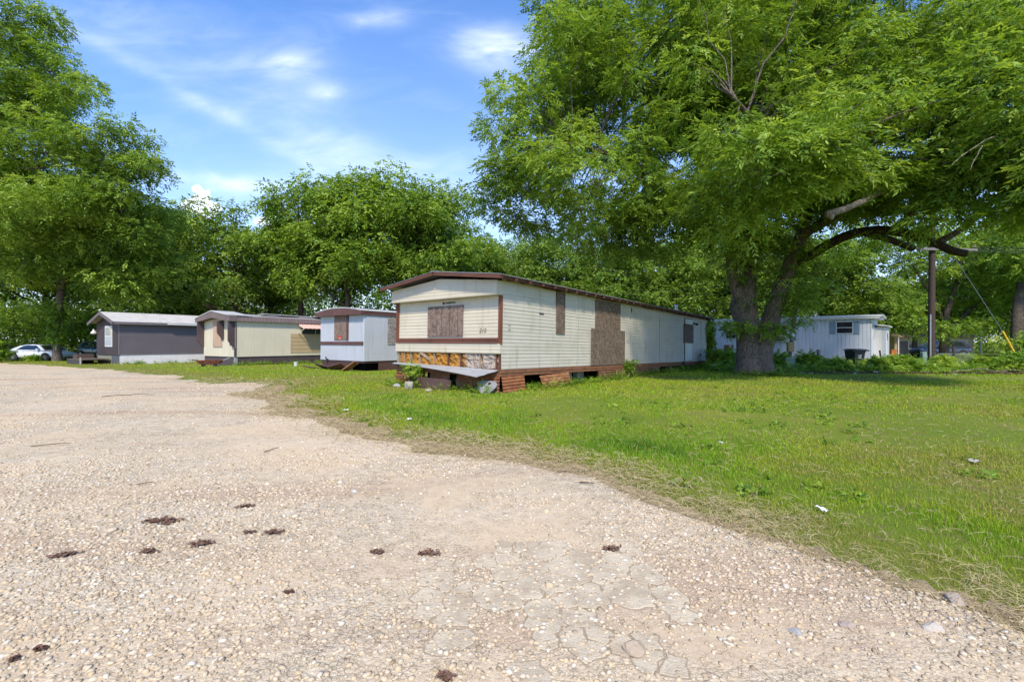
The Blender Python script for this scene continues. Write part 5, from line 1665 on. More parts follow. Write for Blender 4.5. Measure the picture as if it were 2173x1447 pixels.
silver = make_car('silver four-door sedan parked behind the slender ivy tree', carpaint('silver_paint', (.72, .75, .80), .1))
b = G(33, 38.6)
silver.location = b; silver.rotation_euler = (0, 0, R(-8)); silver.scale = (1.08, 1, .93)
suv = make_car('dark blue-grey sport utility vehicle parked beyond the utility pole', carpaint('slate_paint', (.05, .06, .085)), kind='suv')
suv.location = G(2046, 46.0); suv.rotation_euler = (0, 0, R(184)); suv.scale = (1.14, 1, 1)
o = dup(suv, G(182, 47.0), R(-20), (1, 1, 1), 'dark car half hidden behind the left end of the dark home')
o = dup(suv, G(-85, 40.0), R(5), (1, 1, 1), 'dark vehicle cut off by the left edge behind weeds')

# ------------------------------------------------------------------ right side: bin, pole, wires, posts
def bin_():
    b = G(1814, 25.2); T = thing('wheelie_bin', 'black wheeled rubbish bin with white emblem against the pale blue home', 'bin', b, R(8))
    mp = plain('bin_plastic', (.020, .022, .028), .45)
    mb = MB(); w0, w1, d0, d1 = .29, .385, .30, .40
    mb.add([(-w0, -d0, .08), (w0, -d0, .08), (w0, d0, .08), (-w0, d0, .08), (-w1, -d1, 1.02), (w1, -d1, 1.02), (w1, d1, 1.02), (-w1, d1, 1.02)],
           [(3, 2, 1, 0), (4, 5, 6, 7), (0, 1, 5, 4), (1, 2, 6, 5), (2, 3, 7, 6), (3, 0, 4, 7)])
    mb.box(-w1 - .02, w1 + .02, -d1 - .02, -d1 + .02, .93, 1.02)
    mb.build('body', mp, T, bevel=.02)
    mb = MB(); mb.prism([(-.44, 1.03), (.46, 1.03), (.47, 1.06), (.1, 1.12), (-.44, 1.09)], 0, -.44, .44); mb.prism([(-.52, 1.0), (-.44, 1.03), (-.44, 1.08), (-.52, 1.05)], 0, -.40, .40)
    lid = mb.build('lid', mp, T, bevel=.015)
    for sx in (-1, 1): MB().box(sx * .50 - .07, sx * .50 + .07, -.47, -.40, .98, 1.05).build('handle', mp, T)
    for sx in (-1, 1): MB().lathe([(.13, -.035), (.13, .035)], (sx * .31, .30, .12), 'x', 14).build('wheel', M_tyre, T)
    mw = plain('emblem_white', (.62, .64, .66), .6)
    yf = -.405
    mb = MB()
    def face(z): return -.30 - .10 * (z - .08) / .94 - .006
    for sx in (-1, 1):
        pts = [(sx * .02, .66), (sx * .09, .69), (sx * .11, .76), (sx * .085, .80), (sx * .06, .74), (sx * .01, .71)]
        mb.add([(x - .01, face(z), z) for x, z in pts] + [(x - .01, face(z) + .01, z) for x, z in pts], [tuple(range(6)), tuple(range(11, 5, -1))] + [(i, (i + 1) % 6, (i + 1) % 6 + 6, i + 6) for i in range(6)])
    mb.build('emblem', mw, T)
    MB().box(-.14, .12, face(.60), face(.60) + .012, .585, .615).build('emblem_line', mw, T)
    T.scale = (.88, .88, .97)
    return T


bin_()

M_pole = wood('creosote_pole', (.060, .042, .034), 2, .55)
M_wire = plain('wire_black', (.012, .012, .013), .6)
pb = G(1977, 24.2)
T = thing('utility_pole', 'tall dark wooden utility pole rising into the tree branches', 'utility pole', pb)
mb = MB(); mb.tube([(0, 0, -.5), (0, 0, 0), (.0, 0, 3), (.03, 0, 6.6), (.04, 0, 9.2)], [.165, .16, .15, .14, .13], 14); mb.build('pole', M_pole, T, smooth=True)
mb = MB(); mb.bar((-.9, -.2, 6.35), (2.2, -.2, 6.30), .10, .12); mb.build('crossarm', plain('arm_grey', (.16, .15, .15), .7), T)
mb = MB(); mb.tube([(-.2, -.16, .0), (-.2, -.16, 2.9)], .03, 8); mb.build('conduit', M_zinc, T)
for k, x in enumerate((-.8, 1.2, 2.1)):
    MB().lathe([(.03, 0), (.06, .04), (.03, .08), (.06, .12), (.02, .16)], (x, -.2, 6.42), 'z', 10).build('insulator', plain('insulator', (.25, .2, .17), .3), T)
wl_ = 'thin black overhead wire sagging left from the pole behind the forked tree'
for i, (dy, ex, ez_) in enumerate(((0, 1330, 5.6), (.25, 1330, 5.2), (.5, 1340, 4.9), (.75, 1350, 4.4), (.95, 1360, 4.0), (1.2, 1380, 3.7))):
    p = pb + Vector((-.1, -.1, 6.3 - dy)); q = P(ex, 500, 38); q.z = ez_
    c_ = curve(p, q, 14, -.035 - .004 * i, 0)
    o = MB().tube(c_, .011, 5).build('overhead_wire', M_wire)
    tag(o, wl_, 'wire', 'overhead wires from the pole')
wl2 = 'black overhead cable running right from the pole crossarm'
for i, dy in enumerate((0, .10, .2)):
    p = pb + Vector((2.0, -.2, 6.42 - dy)); q = P(2420, 518 + 8 * i, 26)
    o = MB().tube(curve(p, q, 8, -.01, 0), .02, 5).build('overhead_wire', M_wire); tag(o, wl2, 'wire', 'overhead cables right of the pole')
# guy wire with its yellow guard
a0 = G(2172, 24.5); a1 = P(2128, 703, 24.4)
T = thing('guy_wire', 'steel guy wire with a bright yellow guard leaning at the right edge', 'guy wire', a0)
mb = MB(); mb.tube([(0, 0, 0), a1 - a0], .045, 8); mb.build('yellow_guard', plain('guard_yellow', (.72, .45, .03), .45), T)
mb = MB(); mb.tube([a1 - a0, pb + Vector((.15, 0, 7.6)) - a0], .010, 5); mb.build('steel_wire', M_zinc, T)

# leaning service post with boxes, green cabinet at its foot
sp = G(1672, 23.6)
T = thing('service_post', 'leaning brown service post with a meter and yellowish box behind the tree', 'post', sp)
mb = MB(); mb.bar((-.02, 0, -.3), (.42, .0, 3.45), .13, .13, (0, 1, 0)); mb.build('post', wood('old_post', (.15, .10, .07), 2, .5), T)
mb = MB(); mb.bar((.20, -.07, .9), (.54, -.07, 3.2), .035, .02, (0, 1, 0)); mb.build('ground_strip', plain('strip_pale', (.48, .42, .34), .6), T)
mb = MB(); mb.box(-.12, .18, -.24, -.07, .92, 1.42); mb.build('service_box', plain('box_ochre', (.30, .21, .07), .5), T, bevel=.01)
mb = MB(); mb.box(.04, .30, -.24, -.07, 1.5, 1.98); mx_ = mb.build('meter_box', plain('box_grey', (.18, .20, .23), .45), T, bevel=.01)
mb = MB(); mb.lathe([(.10, .0), (.10, -.08), (.06, -.12)], (.06, -.24, 1.78), 'y', 14); mb.build('meter', plain('meter_glass', (.45, .48, .50), .15), mx_)
cb = G(1673, 22.6)
T = thing('utility_cabinet', 'squat green utility cabinet at the foot of the leaning post', 'utility cabinet', cb)
MB().box(-.22, .22, -.2, .2, -.05, .56).build('body', plain('cabinet_green', (.14, .20, .15), .5), T, bevel=.03)
MB().box(-.24, .24, -.22, .22, .56, .64).build('lid', plain('cabinet_lid', (.20, .27, .20), .5), T, bevel=.03)
cb = G(1960, 23.0)
T = thing('utility_pedestal', 'slim grey-green telephone pedestal beside the utility pole', 'utility pedestal', cb)
MB().box(-.10, .10, -.09, .09, -.05, .88).build('body', plain('pedestal_green', (.15, .22, .19), .5), T, bevel=.02)
MB().box(-.115, .115, -.105, .105, .62, .95).build('cap', plain('pedestal_cap', (.17, .25, .21), .5), T, bevel=.03)
# lone posts
def post(px, Y, h, lean, label, col, w_=.11):
    b_ = G(px, Y); mb = MB(); mb.bar((0, 0, -.3), (lean, 0, h), w_, w_, (0, 1, 0)); o = mb.build('fence_post', wood('fp_' + str(px), col, 2, .5)); o.location = b_
    return tag(o, label, 'post')
post(1743, 23.0, 1.05, -.16, 'leaning grey fence post in weeds before the blue home', (.24, .18, .14))
post(1874, 22.3, 1.05, -.16, 'thin black stake leaning by the white corner blocks', (.02, .018, .016), .05)
# chain-link fence
fb = G(2024, 25.5)
T = thing('chain_link_fence', 'short chain-link fence with a dark post right of the pole', 'fence', fb)
mb = MB(); mb.tube([(0, 0, -.2), (0, 0, 1.22)], .07, 8); mb.build('post', plain('fence_dark', (.05, .042, .036), .7), T)
mb = MB(); mb.tube([(0, 0, .80), (-.75, .1, .80)], .022, 6); mb.tube([(-.75, .1, -.2), (-.75, .1, .82)], .022, 6); mb.tube([(.02, 0, .80), (1.1, .2, .80)], .022, 6); mb.build('rail', M_zinc, T)
mb = MB()
for i in range(-12, 22):
    for sg in (-1, 1):
        x0 = i * .09; pts = []
        for k in range(11):
            z = .02 + k * .078; x = x0 + sg * k * .045
            if -1.1 < x < .75: pts.append((-x * 1.0 - .0, .08 * x, z))
        if len(pts) > 1: mb.tube([pts[0], pts[-1]], .0045, 3, cap=False)
mb.build('wire_mesh', M_zinc, T)
# orange board, white corner blocks, wooden stair
ob = G(1897, 30.0); T = thing('orange_panel', 'upright orange painted panel beside the lean-to of the blue home', 'panel', ob, R(20))
MB().box(-.25, .25, -.02, .02, .0, 1.0).build('panel', plain('orange_paint', (.42, .12, .02), .6), T)
MB().box(-.29, .29, -.035, .035, .92, 1.0).build('rail', plain('orange_rail', (.30, .085, .02), .6), T)
for k, (px, Y, h0) in enumerate(((1856, 25.2, 0), (1857, 25.22, .21), (1855, 25.2, .42))):
    b_ = G(px, Y); b_.z += h0
    o = MB().box(-.24, .24, -.12, .12, .0, .20).build('concrete_block', plain('painted_block_%d' % k, (.60, .60, .58), .9), bevel=.015)
    o.location = b_; o.rotation_euler = (0, 0, R(38 + k * 9))
    tag(o, ('bottom', 'middle', 'top')[k] + ' white block of the little stack at the corner of the blue home', 'block')
sb = P(1551, 760, 27.5); sb.z = gz(sb.x, sb.y)
T = thing('wooden_stair', 'brown wooden stair with pale diagonal rail between cream home and tree', 'stair', sb, R(40))
for i in range(4): MB().box(-.5, .5, -.9 + i * .25, -.65 + i * .25, .12 + .2 * i, .17 + .2 * i).build('tread', wood('tread%d' % i, (.16, .09, .05), 0), T)
MB().box(-.55, .55, .1, .16, .0, 1.3).build('panel', wood('stair_panel', (.17, .085, .045), 2), T)
MB().bar((-.5, -.95, .1), (-.3, -.0, 1.35), .09, .05).build('rail', wood('pale_rail', (.52, .40, .28), 2), T)

# tan house far behind
hb = G(1990, 58.0)
T = thing('house', 'low tan house with a peach roof far behind the pole and dark car', 'house', hb)
MB().box(-5.5, 4.6, 0, 7, -.5, 2.3).build('wall', plain('tan_wall', (.46, .36, .25), .8), T)
mb = MB(); mb.add([(-6, -.7, 2.3), (5.2, -.7, 2.3), (5.2, 7.6, 2.3), (-6, 7.6, 2.3), (-5, 3.4, 3.5), (4.2, 3.4, 3.5)], [(0, 1, 5, 4), (2, 3, 4, 5), (1, 2, 5), (3, 0, 4), (3, 2, 1, 0)]); mb.build('roof', plain('peach_roof', (.50, .36, .24), .85), T)
for x in (-3.8, -1.0, 2.6):
    f = MB().box(x, x + 1.2, -.05, -.0, .8, 1.9).build('window', M_white, T); MB().box(x + .1, x + 1.1, -.07, -.05, .9, 1.8).build('pane', glass('hw'), f)
for x in (-5.6, -2.6, .6, 4.8): MB().box(x, x + .14, -.65, -.5, -.4, 2.3).build('porch_post', M_white, T)
MB().box(-4.9, -3.9 + .1, -.04, -.0, -.4, 1.75).build('door', plain('door_dark', (.10, .08, .07), .6), T)
bb_ = G(2130, 58)

# ------------------------------------------------------------------ things lying about
ax_u, ax_v = Vector((.629, .777, 0)), Vector((-.777, .629, 0))
def at_main(x, y, z=0.0):
    p = Vector(MAIN.location) + ax_u * x + ax_v * y
    return Vector((p.x, p.y, gz(p.x, p.y) + z))


th_m = math.atan2(.777, .629)
o = MB().box(-.02, .02, -.98, .98, 0, .34).build('skirting_board', M_brownskirt, bevel=.006); o.location = at_main(-.30, 2.62, -.02); o.rotation_euler = (0, R(14), th_m)
tag(o, 'fallen brown skirting panel leaning under the front of the cream home', 'panel')
o = MB().box(-.16, .16, -.28, .28, .0, .05).build('wood_board', M_roofboard, bevel=.006); o.location = at_main(-.36, 3.55, .26); o.rotation_euler = (R(4), R(10), th_m)
tag(o, 'short dark red board resting on the fallen panel under the cream home', 'board')


def rock(name, loc, s, label, col, seed, flat=.7, cat='rock'):
    bm = bmesh.new(); bmesh.ops.create_icosphere(bm, subdivisions=3, radius=1.0)
    rg = random.Random(seed); dirs = [Vector((rg.gauss(0, 1), rg.gauss(0, 1), rg.gauss(0, 1))).normalized() for _ in range(16)]
    for v in bm.verts:
        d = v.co.normalized(); r = 1.0
        for q in dirs: r = min(r, .72 / max(.3, d.dot(q)) if d.dot(q) > .66 else r)
        r += .05 * math.sin(d.x * 9 + seed) * math.cos(d.y * 8 + d.z * 5)
        v.co = Vector((d.x * s * r * 1.15, d.y * s * r * .9, (d.z * r * flat + flat * .6) * s))
    me = bpy.data.meshes.new(name); bm.to_mesh(me); bm.free()
    me.materials.append(plain('stone_' + str(seed), tuple(c_ * .82 for c_ in col), .9, spec=.1))
    o = bpy.data.objects.new(name, me); COL.objects.link(o); o.location = loc; o.rotation_euler = (0, 0, seed)
    return tag(o, label, cat)


rock('concrete_chunk', at_main(-.62, 3.02, -.03), .145, 'upright pale concrete chunk in front of the fallen brown panel', (.36, .33, .28), 3, 1.25, 'rubble')
rock('concrete_chunk', at_main(-.70, 2.08, -.02), .11, 'small pale stone in the grass right of the upright chunk', (.38, .35, .30), 4, .5, 'rubble')
rock('concrete_chunk', at_main(-.50, 3.75, -.02), .12, 'grey lump of concrete at the left end of the fallen panel', (.38, .38, .38), 6, .8, 'rubble')
# torn grey metal disc at the corner
bm = bmesh.new(); mb = MB(); rg = random.Random(4); vv = []; ff = []; K = 22
for r_ in (0, .09, .17, .25):
    for k in range(K):
        a = 2 * math.pi * k / K; rr = r_ * (1 + (.12 * math.sin(3 * a) if r_ > .2 else 0)); vv.append((rr * math.cos(a) * 1.2, rr * math.sin(a) * .8, .012 * math.sin(2 * a + r_ * 9)))
for i in range(3):
    for k in range(K):
        if (i, k) in ((1, 3), (1, 4), (1, 10), (2, 10)): continue
        ff.append((i * K + k, i * K + (k + 1) % K, (i + 1) * K + (k + 1) % K, (i + 1) * K + k))
mb.add(vv, ff); o = mb.build('metal_scrap', paint('scrap_grey', (.26, .26, .255), .6, (.10, .08, .06), .7, metal=.2))
sd = o.modifiers.new('thickness', 'SOLIDIFY'); sd.thickness = .006
o.location = at_main(-.22, .30, .17); o.rotation_euler = (R(62), 0, th_m - R(80))
tag(o, 'torn grey metal disc leaning at the near corner of the cream home', 'scrap metal')

# fallen skirting under the white trailer
def at_wt(x, y, z=0.0):
    u_, v_ = Vector((.596, .803, 0)), Vector((-.803, .596, 0)); p = Vector(WT.location) + u_ * x + v_ * y
    return Vector((p.x, p.y, gz(p.x, p.y) + z))
th_w = math.atan2(.803, .596)
for k, (x, y, z, l, w_, rx, ry, rzz, lab, mt) in enumerate((
        (-.35, 2.9, .12, 1.3, .55, R(5), R(28), 0, 'brown skirting panel slumped under the left front of the white trailer', M_brownskirt),
        (-.45, 3.9, .06, 1.1, .4, R(4), R(12), .2, 'stack of dark boards lying off the left corner of the white trailer', M_brownskirt),
        (-.42, 1.55, .14, .9, .60, R(-16), R(30), .1, 'bent brown panel tipped below the front of the white trailer', M_brownpaint),
        (-.40, .55, .22, .75, .34, R(-38), R(22), .35, 'rusty orange board propped at the near corner of the white trailer', rust('orange_rust', None, base=(.28, .13, .07))))):
    o = MB().box(-w_ / 2, w_ / 2, -l / 2, l / 2, -.025, .025).build('fallen_board', mt); o.location = at_wt(x, y, z); o.rotation_euler = (rx, ry, th_w + rzz); tag(o, lab, 'board')
# wheelbarrow-like red tray by the cream trailer
cb = P(446, 772, 26.9); cb.z = gz(cb.x, cb.y)
T = thing('garden_cart', 'shallow rusty red cart tray on the grass before the cream trailer', 'cart', cb, R(20))
mb = MB(); mb.add([(-.45, -.25, .16), (.45, -.25, .16), (.45, .25, .16), (-.45, .25, .16), (-.68, -.34, .38), (.66, -.34, .38), (.66, .34, .38), (-.68, .34, .38)], [(3, 2, 1, 0), (0, 1, 5, 4), (1, 2, 6, 5), (2, 3, 7, 6), (3, 0, 4, 7)]); mb.build('tray', rust('cart_red', (.20, .05, .04), .6, base=(.15, .045, .03)), T)
for x in (-.3, .3): MB().lathe([(.11, -.03), (.11, .03)], (x, -.2, .10), 'y', 12).build('wheel', M_tyre, T)
MB().bar((.62, 0, .36), (1.0, .0, .52), .035, .035).build('handle', M_zinc, T)
MB().bar((-.66, 0, .38), (-.92, 0, .42), .06, .04).build('tongue', M_brownskirt, T)
b_ = P(628, 772, 27.6); b_.z = gz(b_.x, b_.y)
T = thing('bucket', 'little white bucket on the grass by the brown skirting', 'bucket', b_)
MB().lathe([(.10, 0), (.13, .26), (.12, .26)], (0, 0, 0), 'z', 14).build('body', M_white, T); MB().tube([(-.13, 0, .25), (-.09, -.12, .20), (.09, -.12, .20), (.13, 0, .25)], .006, 5).build('handle', M_zinc, T)
# deck by the dark home
u_, v_ = Vector((.545, .839, 0)), Vector((-.839, .545, 0)); p = Vector(DT.location) + u_ * -.75 + v_ * 3.1; p.z = gz(p.x, p.y)
T = thing('wooden_deck', 'low weathered deck and step before the front of the dark home', 'deck', p, math.atan2(.839, .545))
for i in range(6): MB().box(-.75 + i * .25, -.52 + i * .25, -1.5, 1.6, .30, .35).build('plank', wood('deck%d' % i, (.12, .095, .08), 1), T)
MB().box(-.74, -.70, -1.5, 1.6, .02, .30).build('apron', plain('deck_apron', (.055, .05, .052), .8), T)
MB().box(-.2, .7, 1.65, 2.6, .0, .62).build('step', plain('step_brown', (.085, .055, .045), .8), T)
MB().box(-.80, -.74, -1.48, -1.40, -.05, .48).build('post', plain('post_pale', (.42, .38, .32), .7), T)

# dark clumps of dead leaves on the gravel
m, t = material('dead_leaf_clump')
n_ = t.noise(t.obj, 70.0, 4, .65); t.put(t.b.inputs['Base Color'], t.ramp(n_, [(.3, (.075, .036, .022)), (.6, (.17, .092, .060)), (.85, (.28, .19, .12))])); t.b.inputs['Roughness'].default_value = .95
M_deadleaf = m
CL = [(352, 1109, 1.5, 'largest flat brown leaf clump, left of the road centre'), (322, 1108, .8, 'pale straggling leaf clump touching the largest one'), (522, 1077, .75, 'brown leaf clump farthest up the road'),
      (530, 1133, .55, 'tiny round leaf clump beside a flat one'), (580, 1133, .95, 'flat leaf clump right of the tiny round one'), (428, 1157, 1.05, 'forked dark leaf clump with a trailing tail'),
      (315, 1174, .8, 'oval leaf clump nearer than the forked one'), (137, 1181, 1.0, 'thin dark leaf clump near the left edge'), (907, 1177, .95, 'dark leaf clump near the cracked paving'),
      (800, 1174, .8, 'sparse leaf clump left of the one by the paving'), (1297, 1168, .9, 'leaf clump at the far right rim of the cracked paving'), (945, 1442, .8, 'leaf clump cut by the bottom edge of the picture'),
      (85, 1382, .6, 'long dark leaf clump in the bottom left corner'), (612, 1262, .35, 'small lone leaf scrap in the middle of the road'), (30, 1405, .4, 'short leaf scrap at the bottom left edge')]
for k, (px, py, s_, lab) in enumerate(CL):
    X, Y = ground_hit(px, py); rng = np.random.default_rng(100 + k)
    n = int(50 * (.5 + s_)); sz = .042 * s_ * (Y / 3.2)
    c0_ = np.column_stack([rng.normal(0, sz * .75, n), rng.normal(0, sz * .42, n), np.abs(rng.normal(0, .006, n)) + .003])
    d = unit(np.column_stack([rng.normal(0, 1, n), rng.normal(0, 1, n), rng.normal(0, .25, n)]))
    wv = unit(np.cross(d, np.column_stack([rng.normal(0, .35, n), rng.normal(0, .35, n), np.ones(n)])))
    l = rng.uniform(.018, .045, (n, 1)) * (.7 + .4 * s_); w_ = l * rng.uniform(.3, .6, (n, 1))
    q = np.stack([c0_ - d * l * .5, c0_ + wv * w_ * .5, c0_ + d * l * .5, c0_ - wv * w_ * .5], 1).reshape(-1, 3)
    o = np_mesh('leaf_clump', q, 4, M_deadleaf); o.location = (X, Y, gz(X, Y) + .012); o.rotation_euler = (0, 0, rng.uniform(-.3, .5))
    tag(o, 'clump of dead leaves: ' + lab, 'leaf clump', 'dead leaf clumps on the gravel')
# sticks
ST = [(65, 950, 150, 945, 'thin dark stick on the gravel at the left edge'), (1230, 1028, 1262, 1031, 'short black stick where the straw meets the gravel'), (1182, 1004, 1208, 1006, 'bit of bark on the dry straw edge'),
      (560, 962, 592, 954, 'curved twig on the gravel below the grass edge'), (290, 1032, 328, 1028, 'short twig among pebbles left of the road centre'), (2010, 792, 2170, 798, 'long bare branch lying at the edge of the weeds'),
      (215, 843, 330, 840, 'long brown stick far up the gravel road')]
for k, (a, b1, c_, d1, lab) in enumerate(ST):
    p = Vector((*ground_hit(a, b1), 0)); q = Vector((*ground_hit(c_, d1), 0))
    if 'bare branch' in lab: p, q = G(2010, 20.6), G(2170, 20.4)
    p.z, q.z = gz(p.x, p.y) + .02, gz(q.x, q.y) + .03
    if k == 5: q.z += .15
    r_ = (.007, .007, .006, .006, .006, .014, .009)[k]
    o = MB().tube(curve(p, q, 6, .02, .03, random.Random(k)), [r_, r_ * 1.1, r_, r_, r_ * .9, r_ * .8, r_ * .5], 6).build('stick', DEADW if k == 5 else plain('stick_dark', (.13, .09, .06) if k in (0, 3, 4, 6) else (.06, .042, .03), .9)); tag(o, lab, 'stick')
# bigger stones
for k, (px, py, s_, lab, col) in enumerate(((2025, 1275, .055, 'largest pale stone half buried at the straw edge, lower right', (.46, .38, .31)), (752, 1044, .035, 'pale round stone standing out in the road centre', (.58, .55, .50)), (1797, 1330, .04, 'flat tan stone among gravel, lower right', (.42, .34, .28)),
                                            (1345, 1382, .06, 'tan stone beside the cracked paving', (.45, .36, .26)), (1690, 1345, .035, 'grey stone in the wheel track, lower right', (.40, .38, .36)), (1980, 1335, .045, 'pale stone by the grass at the lower right', (.52, .46, .40)))):
    X, Y = ground_hit(px, py); rock('stone', (X, Y, gz(X, Y) - .005), s_, lab, col, 20 + k, .55)
# scraps of litter
def litter(px, py, s_, label, col=(.72, .73, .74), Y=None, seed=1, cat='litter'):
    if Y: g_ = G(px, Y)
    else: g_ = Vector((*ground_hit(px, py), 0)); g_.z = gz(g_.x, g_.y)
    rg = random.Random(seed); n = 5; vv = []; ff = []
    for i in range(n):
        for j in range(n):
            vv.append(((i / (n - 1) - .5) * s_ * 2 + rg.uniform(-.12, .12) * s_, (j / (n - 1) - .5) * s_ + rg.uniform(-.12, .12) * s_, .02 + rg.uniform(0, .5) * s_))
    for i in range(n - 1):
        for j in range(n - 1): ff.append((i * n + j, (i + 1) * n + j, (i + 1) * n + j + 1, i * n + j + 1))
    mb = MB(); mb.add(vv, ff); o = mb.build('paper_scrap', plain('litter_%d' % seed, col, .7)); o.location = g_; o.rotation_euler = (0, 0, rg.uniform(0, 3))
    sd = o.modifiers.new('thickness', 'SOLIDIFY'); sd.thickness = .002
    return tag(o, label, cat)
litter(1530, 942, .035, 'crumpled white paper scrap in the middle of the lawn', seed=1)
litter(1745, 1087, .05, 'white torn wrapper on the straw edge of the lawn', seed=2)
litter(733, 873, .05, 'white scrap on the lawn edge left of the cream home', seed=3)
litter(868, 892, .06, 'white scrap on the grass before the cream home', seed=4)
litter(2070, 984, .07, 'pale shred lying in the grass near the right edge', (.55, .5, .42), seed=5)
litter(1860, 789, .18, 'biggest white rag on the dirt strip before the weeds', (.62, .62, .58), Y=20.6, seed=6)
litter(1815, 795, .10, 'flat white scrap on the dirt strip below the bin', (.66, .66, .62), Y=20.2, seed=7)
litter(1702, 792, .12, 'white scrap on the dirt strip right of the forked trunk', (.60, .60, .56), Y=20.4, seed=8)
litter(1722, 790, .10, 'second pale scrap on the dirt strip, nearer the leaning grey post', (.62, .62, .6), Y=20.5, seed=9)
litter(2030, 800, .07, 'small white scrap on the lawn below the utility pole', (.7, .7, .68), Y=19.6, seed=10)
# broken boards by the far corner of the cream home
for k, (px, Y, l, w_, ry, rzz, lab, col) in enumerate(((1515, 26.0, 1.2, .10, .25, .5, 'pale broken board sticking up beside the far corner of the cream home', (.50, .42, .34)), (1528, 25.6, 1.0, .09, -.15, 1.1, 'crossed pale lath on the heap by the far corner of the cream home', (.46, .38, .30)),
                                                    (1505, 25.4, .9, .14, .1, 2.0, 'flat grey board on the heap by the far corner of the cream home', (.33, .29, .25)), (1560, 22.5, 1.1, .10, .08, .3, 'white board lying in the weeds left of the forked trunk', (.55, .52, .46)))):
    b_ = G(px, Y); o = MB().box(-l / 2, l / 2, -w_ / 2, w_ / 2, -.015, .015).build('broken_board', wood('bb%d' % k, col, 0)); o.location = b_ + Vector((0, 0, .18)); o.rotation_euler = (0, ry, rzz); tag(o, lab, 'board')
# ------------------------------------------------------------------ grass, straw, weeds
def under_home(x, y):
    k = np.zeros(len(x), bool)
    for o, (xa, xb, ya, yb) in ((MAIN, (-.08, 18.5, -.05, 4.5)), (WT, (.0, 13, .0, 3.9)), (CT, (0, 15, 0, 4.2)), (DT, (0, 17, 0, 4.4)), (RH, (0, 3.6, -.1, 13))):
        a = o.rotation_euler.z; dx, dy = x - o.location.x, y - o.location.y
        u, v_ = dx * math.cos(a) + dy * math.sin(a), -dx * math.sin(a) + dy * math.cos(a)
        k |= (u > xa) & (u < xb) & (v_ > ya) & (v_ < yb)
    return k


rng = np.random.default_rng(61)
bx, by, bd_ = [], [], []
for y0, y1, dens in ((.0, 1.6, 1500), (1.6, 4, 3400), (4, 6.5, 1900), (6.5, 10, 850), (10, 16, 330), (16, 24, 130), (24, 36, 55)):
    x, y = view_points(rng, y0, y1, dens)
    k = ((x > -20) | (y > 18))
    x, y = x[k], y[k]
    d = edge_dist(x, y)
    # thin near the gravel, stray tufts on it
    pz = np.clip(.25 + d * 1.6, 0, 1)
    pz = np.where(d < 0, np.clip(.5 + d * .8, 0, .5) * (vn(x, y, 9, 1.1, 4) > .55), pz)
    bare = vn(x, y, 4, .55, 4)
    pz = pz * np.clip((bare - .32) * 5.5, .12, 1)
    k = (rng.random(len(x)) < pz) & ~under_home(x, y)
    bx.append(x[k]); by.append(y[k]); bd_.append(d[k])
x, y, d = map(np.concatenate, (bx, by, bd_))
n = len(x)
patch = vn(x, y, 12, .22, 4); small = vn(x, y, 13, 1.3, 3)
lush = np.exp(-((d - (.95 + .12 * y)) / (.32 + .05 * y)) ** 2) * np.clip(1.45 - y / 11, 0, 1) * np.clip((vn(x, y, 14, .45, 3) - .22) * 4, .25, 1)
tint = .46 + (patch - .52) * .8 + (small - .5) * .55 + .34 * lush + rng.normal(0, .09, n)
straw = np.clip(1.25 - d / (.42 + .085 * y), 0, 1) * (1 - .5 * lush)
tint = tint * (1 - straw) + .14 * straw
tint = np.where(rng.random(n) < .06, rng.uniform(.02, .28, n), tint)
h = (.022 + .017 * rng.random(n)) * (1 + .8 * lush) * (.75 + .7 * small) * np.clip(.8 + y / 22, .8, 1.7) * (1 - .5 * straw)
wd = np.maximum(.0032, .00105 * y) * rng.uniform(.7, 1.3, n)
a = rng.uniform(0, 6.283, n); lean = rng.uniform(.15, .95, n) * h
ex, ey = np.cos(a), np.sin(a)
fa = rng.uniform(0, 6.283, n); fx, fy = np.cos(fa) * wd / 2, np.sin(fa) * wd / 2
z = zg(x, y)
v = np.empty((n, 5, 3))
v[:, 0] = np.stack([x - fx, y - fy, z - .003], 1); v[:, 1] = np.stack([x + fx, y + fy, z - .003], 1)
mx_, my_, mz_ = x + ex * lean * .35, y + ey * lean * .35, z + h * .6
v[:, 2] = np.stack([mx_ - fx * .8, my_ - fy * .8, mz_], 1); v[:, 3] = np.stack([mx_ + fx * .8, my_ + fy * .8, mz_], 1)
v[:, 4] = np.stack([x + ex * lean, y + ey * lean, z + h], 1)
fc = (np.arange(n)[:, None, None] * 5 + np.array([(0, 1, 3), (0, 3, 2), (2, 3, 4)])[None]).reshape(-1, 3)
GRASS = leafmat('grass_blade', [(0.0, (.40, .31, .15)), (.18, (.33, .27, .10)), (.32, (.31, .30, .035)), (.5, (.29, .385, .016)), (.72, (.18, .33, .013)), (1.0, (.062, .175, .011))], .30, .2)
o = np_mesh('grass', v.reshape(-1, 3), 3, GRASS, np.repeat(np.clip(tint, 0, 1), 5), faces=fc)
tag(o, 'short mown lawn grass, yellow-green with a darker lush strip along the gravel', 'grass', kind='stuff')
print('blades', n)

